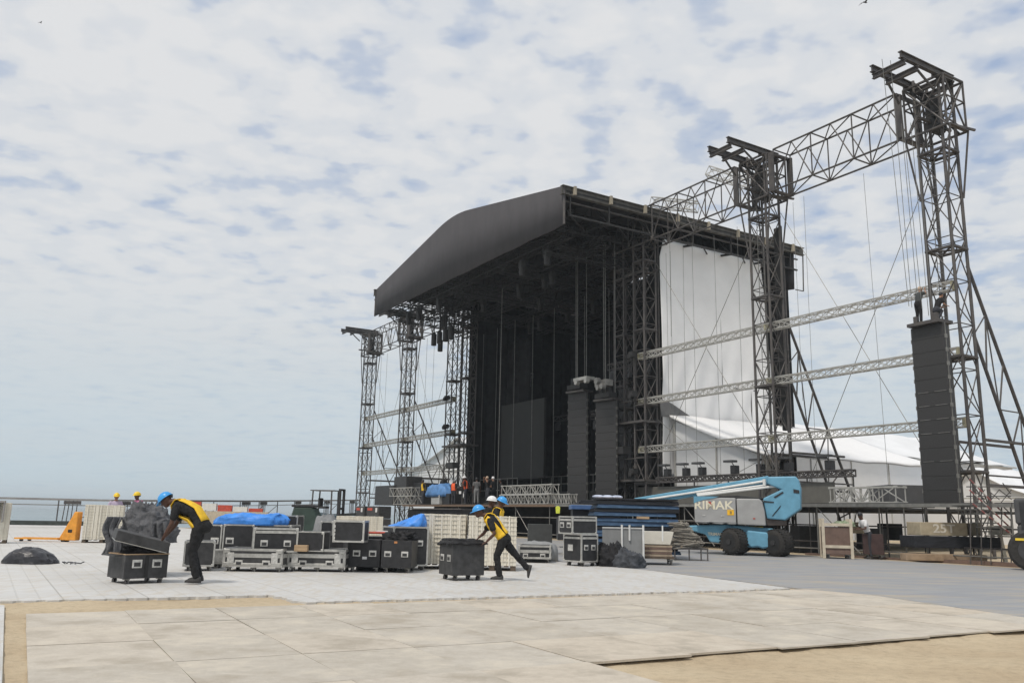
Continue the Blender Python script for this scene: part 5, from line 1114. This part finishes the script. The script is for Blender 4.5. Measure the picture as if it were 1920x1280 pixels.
# ================================================================= BLUE PLATFORM STACK
GS=1.32; r6=random.Random(12); zc=.12; a=G(1100,1046); b=G(1262,1046); cx=(a.x+b.x)/2; Wd=(b.x-a.x)/GS; Yb=a.y; k=0
ords=['lowest','second','third','fourth','fifth','sixth','seventh','eighth','ninth','tenth','eleventh','twelfth','thirteenth','topmost']
for i in range(14):
    th=.094+r6.uniform(-.01,.012); w_=Wd*(1+r6.uniform(-.06,.05)); dx=r6.uniform(-.07,.07); dk=i in(1,6,10,12,13)
    if i in (9,10,11): w_*=.93; dx+=.1
    if i==12: w_*=1.05; dx-=.05
    if i==13: w_*=.86; dx+=.18
    m__=platd if dk else platb
    if i==13: m__=mat('plank_wood_top',(.28,.20,.13),.8,0,.25,4,stretch=(1,8,8)); th=.05
    o=thing('blue_platform',f'{ords[i]} panel in the tall stack of blue staging platforms','platform',(cx+dx*GS,Yb+1.0,zc*GS),r6.uniform(-.03,.03),'stacked blue staging platforms')
    MB().b2((-w_/2,-.6,0),(w_/2,.6,th-.012)).build('panel_board',m__,o,bevel=.006)
    MB().b2((-w_/2-.01,-.625,0),(w_/2+.01,-.605,.045)).b2((-w_/2-.03,-.6,0),(-w_/2-.012,.6,.045)).build('panel_edge',mat('platform_edge_blue',(.07,.13,.22),.5,.2,.25,6) if not dk else platd,o)
    if i in(3,8): MB().b2((.1,-.62,th-.012),(.42,-.2,th+.05)).build('timber_spacer',woodm,o); zc+=.05
    zc+=th+.002
o=thing('clothing_pile','small pile of white and blue cloths on top of the platform stack','cloths',(cx-1.1,Yb+.8,zc*GS)); lump_=MB()
for i in range(3): ellip(lump_,(i*.25,r6.uniform(-.1,.1),.03),(V((1,0,0)),V((0,1,0)),V((0,0,1))),(.16,.12,.05))
lump_.build('cloth',mat('pale_blue_white_cloth',(.45,.5,.62),.8,0,.3,5),o,smooth=True)
a=P(1085,960,32); o=thing('blue_platform','separate blue staging platform sticking out left behind the tall stack','platform',(a.x+.8,32,1.62),0,'stacked blue staging platforms'); MB().box((0,0,.05),(1.7,1.0,.12)).build('panel_board',mat('platform_light_blue',(.07,.14,.30),.5),o,bevel=.01)
MB().b2((-.8,-.4,-1.25),(.5,.4,-.02)).build('support_crate',platd,o)
o=thing('blue_platform','short blue platform pile left behind the corner-on case','platform',(a.x+1.0,31.2,.95),0,'stacked blue staging platforms'); MB().b2((-.6,-.5,-.7),(.6,.5,.0)).build('panel_core',platd,o); MB().box((0,0,.06),(1.4,1.1,.10)).box((.06,0,.2),(1.3,1.1,.10)).build('panel_board',platb,o,bevel=.01)
# mesh barrier
GS=1.24; a=G(1132,1060); b=G(1212,1062); o=thing('mesh_barrier','grey mesh-covered barrier with white posts before the blue platform stack','barrier',(a.x,a.y+.35,.02),math.atan2(b.y-a.y,b.x-a.x)); Ln=(b-a).length/GS
MB().b2((0,0,.06),(Ln,.02,.80)).build('mesh_sheet',mat('grey_mesh',(.24,.245,.245),.7,0,.08,6),o)
MB().bar((0,0,.82),(Ln,0,.82),.02,6).bar((0,0,.08),(Ln,0,.08),.02,6).build('barrier_rail',mat('light_grey_tube',(.45,.45,.44),.5,.2),o)
for x in(.45,.62,Ln-.02,1.02*Ln-.35,Ln+.42): 
    big=abs(x-(Ln-.02))<.01 or x==.45; MB().bar((x,-.03,0 if big else .55),(x,-.03,.90),.025 if big else .018,8).build('barrier_post',whitep,o)
GS=1.27; a=G(1232,1060); o=thing('sheet_trolley','low trolley loaded with brown boards and white panels','trolley',(a.x,a.y+.45,.02),R(-6))
MB().b2((-.42,-.4,.14),(.42,.5,.19)).build('trolley_bed',palm,o)
for i in range(5): MB().b2((-.40+.01*i,-.4,.192+.05*i),(.38-.012*(i%2),.5,.236+.05*i)).build('board',brownp if i%2 else mat('tan_board',(.33,.26,.19),.8),o)
MB().prism([(-.42,.46),(.34,.46),(.42,.74),(-.42,.74)],-.38,.48,1).build('white_panel_stack',mat('off_white_panel',(.60,.57,.50),.6,0,.05),o)
for x in(-.34,.34):
    for y in(-.33,.4): caster(o,x,y,.0,.05)
# pile of steel bars (each bar is a thing)
GS=1.33; a=G(1297,1052); r7=random.Random(5); nb=56
legs=thing('bar_rack','low steel stand on legs holding the tangle of steel bars','stand',(a.x,a.y+.5,.02),0); MB().b2((-.45,-.35,.26),(.42,.35,.30)).build('rack_top',steel,legs)
for x in(-.05,.24,.40,-.4): MB().bar((x,-.33,0),(x,-.33,.26),.018,5).build('rack_leg',steel,legs)
for i in range(nb):
    lvl=i/nb; z=.34+lvl*.58; Lb=.80-.30*abs(lvl-.2)-.25*lvl; y=r7.uniform(-.36,.30) if i%2 else -.36+r7.uniform(0,.06); x=-.10-.20*lvl+r7.uniform(-.10,.10); rzz=r7.uniform(-.35,.35); tl=r7.uniform(-.16,.12)
    o=MB().bar((-Lb/2,0,-Lb/2*tl),(Lb/2,0,Lb/2*tl),.017,6).bar((Lb*.3,0,Lb*.3*tl),(Lb*.36,.02,Lb*.3*tl+.03),.02,5).build('steel_bar',rodm,None); o.location=(a.x+x*GS,a.y+.5+y*GS,z*GS); o.scale=(GS,GS,GS); o.rotation_euler=(0,0,rzz); tag(o,'thin grey steel bar in the tangled bar pile beside the boom lift wheels','steel bar','tangled steel bars')
GS=1.0
# ================================================================= UNDER AND ON THE RIGHT DECK
def bx(name,lab,cat,pxl,pxr,pyt,pyb,Y,d,m,rz=0,grp=None,bev=.02,part=None):
    a=P(pxl,pyb,Y); b=P(pxr,pyb,Y); zt=Z(pxl,pyt,Y); zb=max(.0,Z(pxl,pyb,Y)); o=thing(name,lab,cat,((a.x+b.x)/2,Y+d/2,zb),rz,grp); w_=b.x-a.x
    MB().b2((-w_/2,-d/2,0),(w_/2,d/2,zt-zb)).build(part or name+'_block',m,o,bevel=bev,bseg=2); o['w']=w_; o['h']=zt-zb; o['d']=d; return o
bb=bx('ballast_block','tan concrete ballast block painted 25T under the right wing deck','ballast block',1727,1815,978,1003,31.4,1.1,concr,0,'concrete ballast blocks'); text('25T',.42,mat('faded_white_paint',(.62,.58,.50),.8),bb,(.0,-.556,.24),(R(90),0,0),.003,sx=1.2)
bx('ballast_block','darker concrete ballast block right of the 25T block','ballast block',1819,1843,980,1004,31.7,1.0,mat('concrete_dark',(.27,.24,.18),.9,0,.15,5),0,'concrete ballast blocks')
bx('ballast_block','small tan ballast block behind the man in white T-shirt','ballast block',1590,1627,978,999,36.5,1.1,concr,0,'concrete ballast blocks')
bx('ballast_block','pale ballast block beside the white post at the stair foot','ballast block',1882,1901,985,1003,31,1.0,mat('concrete_pale',(.50,.49,.43),.9,0,.1,5),0,'concrete ballast blocks')
bx('base_skid','long black steel skid under the concrete ballast blocks','skid',1716,1878,1004,1026,31.3,1.2,platd)
bx('concrete_beam','low concrete beam lying on the sand under the deck','beam',1700,1852,1037,1050,31.0,.5,mat('brown_concrete',(.30,.22,.15),.9,0,.2,4))
bx('black_drape_box','black cloth-covered box under the deck behind the posts','box',1668,1694,981,1012,38,1.2,curt)
bx('equipment_trunk','dark equipment trunk under the deck behind the brown trolleys','trunk',1628,1665,990,1030,37,1.2,blk)
bx('equipment_trunk','dark blue-black trunk deep under the deck right of the boom lift','trunk',1500,1540,985,1036,38,1.2,blk)
bx('equipment_trunk','black trunk under the deck right behind the stacked pair of cases','trunk',1046,1090,968,1012,38,1.2,blk)
bx('grey_container','dark grey container standing on the right wing deck beside speakers','container',1668,1733,908,943,36.5,2.0,mat('container_grey',(.085,.085,.088),.6,0,.1,4),PHI*.0)
# brown trolleys
GS=1.5; a=G(1517,1043); b=G(1580,1046); c=case('brown panelled trolley with cream frame in front of the deck',(a.x+b.x)/2,a.y-1.6,(b.x-a.x)/GS,.6,.66,R(-14),brownp,False,True,.05,name='panel_trolley',cat='trolley',grp='brown trolleys')
w_=(b.x-a.x)/GS; k=MB()
for x in(-1,1):
    for y in(-1,1): k.b2((x*w_/2-.035,y*.3-.035,.02),(x*w_/2+.035,y*.3+.035,.98))
for z in(.27,.80): k.b2((-w_/2,-.33,z),(w_/2,-.295,z+.07)).b2((-w_/2,.295,z),(w_/2,.33,z+.07))
k.build('trolley_frame',creamp,c)
lump('green_net','greenish net bundle lying on the brown trolley','net',((a.x+b.x)/2+.3,a.y-1.6),(.5,.4,.12),mat('pale_green_net',(.25,.30,.2),.8,0,.3,9),51,z0=.80*1.5,k=.3,freq=6)
a=G(1594,1043); case('dark brown crate on wheels right beside the man in white T-shirt',a.x+.15,a.y-1.9,.48,.45,.50,R(-20),mat('dark_brown_crate',(.055,.032,.03),.7,0,.25,6),False,True,.05,name='brown_crate',cat='crate',grp='brown trolleys')
GS=1.0
# pale aluminium truss sections lying on the deck
def deck_truss(lab,pxl,pxr,yb,h,s,n=1,bay=.55,seed=0,z=None,r=.022):
    t0,_=onS(pxr,yb,s); t1_,_=onS(pxl,yb,s); o=sthing('truss_section',lab,'truss section',s,t0,(z or Z0)+h/2+.02,'pale truss sections lying on the deck')
    lattice(MB(),(0,0,0),(0,t1_-t0,0),h,h,r,bay,rl=r*.7).build('truss_frame',alu,o); m_=MB()
    for y in(0,t1_-t0):
        for a_ in(-1,1):
            for b_ in(-1,1): m_.box((a_*h/2,y,b_*h/2),(.06,.10,.06))
    m_.build('end_coupler',alu,o); return o
deck_truss('big pale truss section lying on the right wing deck left of the grey container',1567,1690,945,.44,-3.6,bay=.75)
deck_truss('smaller pale truss section behind the big one on the right wing deck',1575,1640,944,.50,-2.4,bay=.3)
deck_truss('upper pale truss section of the pair lying at the front of the stage',947,1040,943,.42,-3.6,bay=.45,z=Z0+.46)
deck_truss('lower pale truss section of the pair lying at the front of the stage',944,1035,943,.42,-3.6,bay=.35)
deck_truss('tangled pale truss section at the right of the front pair',1036,1074,943,.42,-3.4,bay=.2)
deck_truss('upper pale truss section on the far left deck near the yellow-vested worker',737,778,942,.5,-3.4,bay=.6,z=Z0+.52)
deck_truss('lower pale truss section on the far left deck near the yellow-vested worker',745,785,942,.5,-3.4,bay=.6)
def dbox(name,lab,cat,pxl,pxr,pyt,s,d,m,grp='black cases on the left deck',z=None):
    t0,_=onS(pxr,942,s); t1_,_=onS(pxl,942,s); _,zt=onS((pxl+pxr)/2,pyt,s); z=z or Z0; o=sthing(name,lab,cat,s,t0,z,grp); MB().b2((0,0,0),(d,t1_-t0,zt-z)).build('box_body',m,o,bevel=.02)
    MB().b2((-.012,.05,(zt-z)*.6),(-.001,t1_-t0-.05,(zt-z)*.66)).build('box_band',blk2,o); return o
dbox('black_case','long low black case group at the far left of the deck','case',702,736,910,-2.2,1.2,blk2)
dbox('black_case','tall black case on the far left deck below the second tower','case',737,760,893,-2,1.2,blk2)
dbox('black_case','wide black case on deck behind the yellow-vested worker','case',761,790,905,-1.5,1.2,blk)
dbox('silver_case','square silver-patterned case on the deck left of the orange vest worker','case',808,823,924,-3.6,.7,dish)
dbox('black_case','black case under the blue tarpaulin on the deck','case',823,842,925,-3.4,.8,blk)
t0,_=onS(842,942,-3.2); t1_,_=onS(803,942,-3.2); p=S(-3.1,(t0+t1_)/2,0); GS=QS; o=lump('blue_tarpaulin','faded blue tarpaulin draped over cases on the stage deck','tarpaulin',(p.x,p.y),(1.1,t1_-t0,.75),mat('faded_blue_tarpaulin',(.10,.24,.50),.6,0,.2,4,bump=.4,bscale=6),61,k=.10,z0=(Z0+.45-ZG)*QS,freq=1.2,grp='blue tarpaulins',rz=PHI,sharp=.6)
GS=1.0
# black skirted platform block left end
o=sthing('left_end_platform','black cloth-skirted platform block at the left end of the deck','platform',-5.2,22.8,ZG); MB().b2((0,0,0),(1.1,7.6,1.25)).build('skirted_body',curt,o,bevel=.03); MB().b2((-.05,1,1.251),(1.1,7,1.32)).build('top_edge',steel,o)
for i,(l,r_) in enumerate(((679,694),(699,722))):
    t0,_=onS(r_,955,-6); t1_,_=onS(l,955,-6); o=sthing('rigging_winch',('left' if i==0 else 'right')+' one of two dark winch boxes with red marks under the far left deck','winch box',-6.4,t0,ZG+.70,'winch boxes'); MB().b2((0,0,0),(.8,t1_-t0,.70)).build('winch_body',blk2,o,bevel=.04); MB().b2((-.02,.2,.35),(-.005,.45,.6)).build('white_plate',whitec,o); MB().b2((-.02,(t1_-t0)*.5,.45),(-.005,(t1_-t0)*.9,.6)).build('red_mark',redp,o)
    MB().b2((0,0,-.68),(.8,t1_-t0,-.02)).build('winch_stand',steel,o)
# stair tower at the right with red-white rails
st=thing('scaffold_stair','steel scaffold stair with red and white handrails at the right end of the deck','stair',(0,0,0))
rw=mat('faded_red_rail',(.33,.12,.11),.6,0,.25,6); Ys=29.5
def pp(x,y,Y=Ys): return P(x,y,Y)
for dY,nm in((0,'near'),(1.0,'far')):
    for a_,b_ in(((1818,898),(1898,978)),((1818,918),(1898,992)),((1824,944),(1900,1004))):
        p,q_=pp(*a_,Ys+dY*1.3),pp(*b_,Ys+dY*1.3); n=10
        for k in range(n):
            u,v=p.lerp(q_,k/n),p.lerp(q_,(k+1)/n)
            if k==0: acc={0:MB(),1:MB()}
            acc[k%2].bar(u,v,.028,6)
        acc[0].build('handrail',rw,st); acc[1].build('handrail',mat('faded_white_rail',(.5,.46,.42),.6),st)
    m_=MB()
    for x,yt in((1820,896),(1840,905),(1858,925),(1878,945),(1896,972)): m_.bar(pp(x,yt,Ys+dY*1.3),pp(x,1058,Ys+dY*1.3),.022,6)
    m_.build('stair_post',steel,st)
m_=MB()
for k in range(8):
    x=1826+k*9.5; y=946+k*8.5; a_=pp(x,y,Ys); m_.box((a_.x+.02,Ys+.65,a_.z),(.33,1.27,.04))
m_.build('stair_tread',galv,st)
for x in(1835,1862,1885):
    for dY in(0,1): MB().bar(pp(x-12,917,Ys+dY*1.3),pp(x+12,936,Ys+dY*1.3),.016,5).build('diagonal_tube',steel,st); MB().bar(pp(x-12,947,Ys+dY*1.3),pp(x+12,917,Ys+dY*1.3),.016,5).build('diagonal_tube',steel,st)
for a_,b_ in (((1812,930),(1895,930)),((1812,912),(1880,912)),((1880,905),(1895,925)),((1880,948),(1897,965))): MB().bar(pp(*a_),pp(*b_),.02,5).build('guard_tube',steel,st)
o=thing('white_post','leaning white timber post at the foot of the scaffold stair','post',(G(1886,1056).x,G(1886,1056).y,0)); MB().bar((.0,0,.02),(-.16,0,1.28),.07,4).build('post_timber',mat('off_white_timber',(.62,.57,.47),.7,0,.1,8),o)
# truck at the right edge
tk=thing('truck','dark grey truck cut off by the right picture edge','truck',(P(1906,1000,26.5).x,26.5,0),R(-36)); tk.scale=(1.45,1.45,1.45)
MB().b2((0,0,.95),(2.6,2.2,1.50)).b2((.02,.0,.70),(2.6,2.2,.945)).build('truck_body',mat('truck_grey',(.07,.07,.072),.5,0,.15,3),tk,bevel=.04)
MB().b2((.10,-.02,.85),(.5,-.005,1.42)).build('side_panel',blk,tk,bevel=.004); MB().b2((-.03,-.03,.62),(.5,.1,.67)).build('yellow_strip',yelp,tk)
for y in (.12,1.95): w__=MB().wheel((.22,y,.42),.42,.26,'Y',30).build('wheel',rub,tk,smooth=False); MB().cyl((.22,y-.12,.42),.22,.05,'Y',20).build('rim',blk2,w__)
MB().b2((.1,.2,.45),(2.6,2.0,.69)).build('truck_chassis',blk,tk)
# yellow tag, bird
o=thing('yellow_jacket','small yellow jacket hanging under the stage edge behind the corner-on cases','jacket',P(1046,955,37)); o.scale=(.5,.5,.5); MB().prism([(-.16,-.32),(.16,-.32),(.2,.2),(.08,.3),(-.08,.3),(-.2,.2)],-.04,.04,1).build('jacket_cloth',mat('lime_vest',(.65,.70,.08),.7),o,bevel=.02)
def bird(lab,px,py,Y,s,rz):
    p=P(px,py,Y); o=thing('bird',lab,'bird',p,rz,'birds in the sky'); b_=MB(); sweep(b_,[(-.28*s,0,0),(-.1*s,0,.01*s),(.12*s,0,0),(.22*s,0,.02*s),(.3*s,0,0)],[.01*s,.07*s,.07*s,.045*s,.008*s],n=10)
    for sg in(-1,1): b_.add([(.12*s,sg*.05*s,.02*s),(-.12*s,sg*.05*s,.02*s),(-.10*s,sg*.4*s,.18*s),(-.16*s,sg*.85*s,.02*s),(.05*s,sg*.42*s,.2*s)],[(0,1,2,4),(4,2,3)])
    b_.build('body',mat('dark_feathers',(.08,.08,.09),.8),o)
bird('dark bird flying at the top edge of the sky above the tall tower',1622,5,28,.35,R(20))
bird('tiny distant bird high at the left of the sky',76,43,33,.20,R(60))



# roof-side truss stubs
for lab,a_,b_,Y in (('short pale truss stub sticking out above the roof beside the second tower',(1328,322),(1425,352),54),('pale truss piece lying on the roof edge near the girder',(1222,380),(1308,388),56)):
    p_,q_=P(*a_,Y),P(*b_,Y-1.5); o=thing('truss_stub',lab,'truss piece',p_,0,'truss pieces by the roof'); lattice(MB(),(0,0,0),q_-p_,.62,.62,.04,.7,rl=.022).build('truss_frame',alu,o)
# haze
hm_=bpy.data.materials.new('thin_sea_haze'); hm_.use_nodes=True; hn=hm_.node_tree.nodes; hn.clear(); ho=hn.new('ShaderNodeOutputMaterial'); hv=hn.new('ShaderNodeVolumePrincipled')
hv.inputs['Color'].default_value=(.84,.93,1.0,1); hv.inputs['Density'].default_value=.00042; hm_.node_tree.links.new(hv.outputs[0],ho.inputs['Volume'])
hz_=MB().b2((-5050,-60,-2.3),(5050,5050,27)).build('haze',hm_); hz_['kind']='stuff'
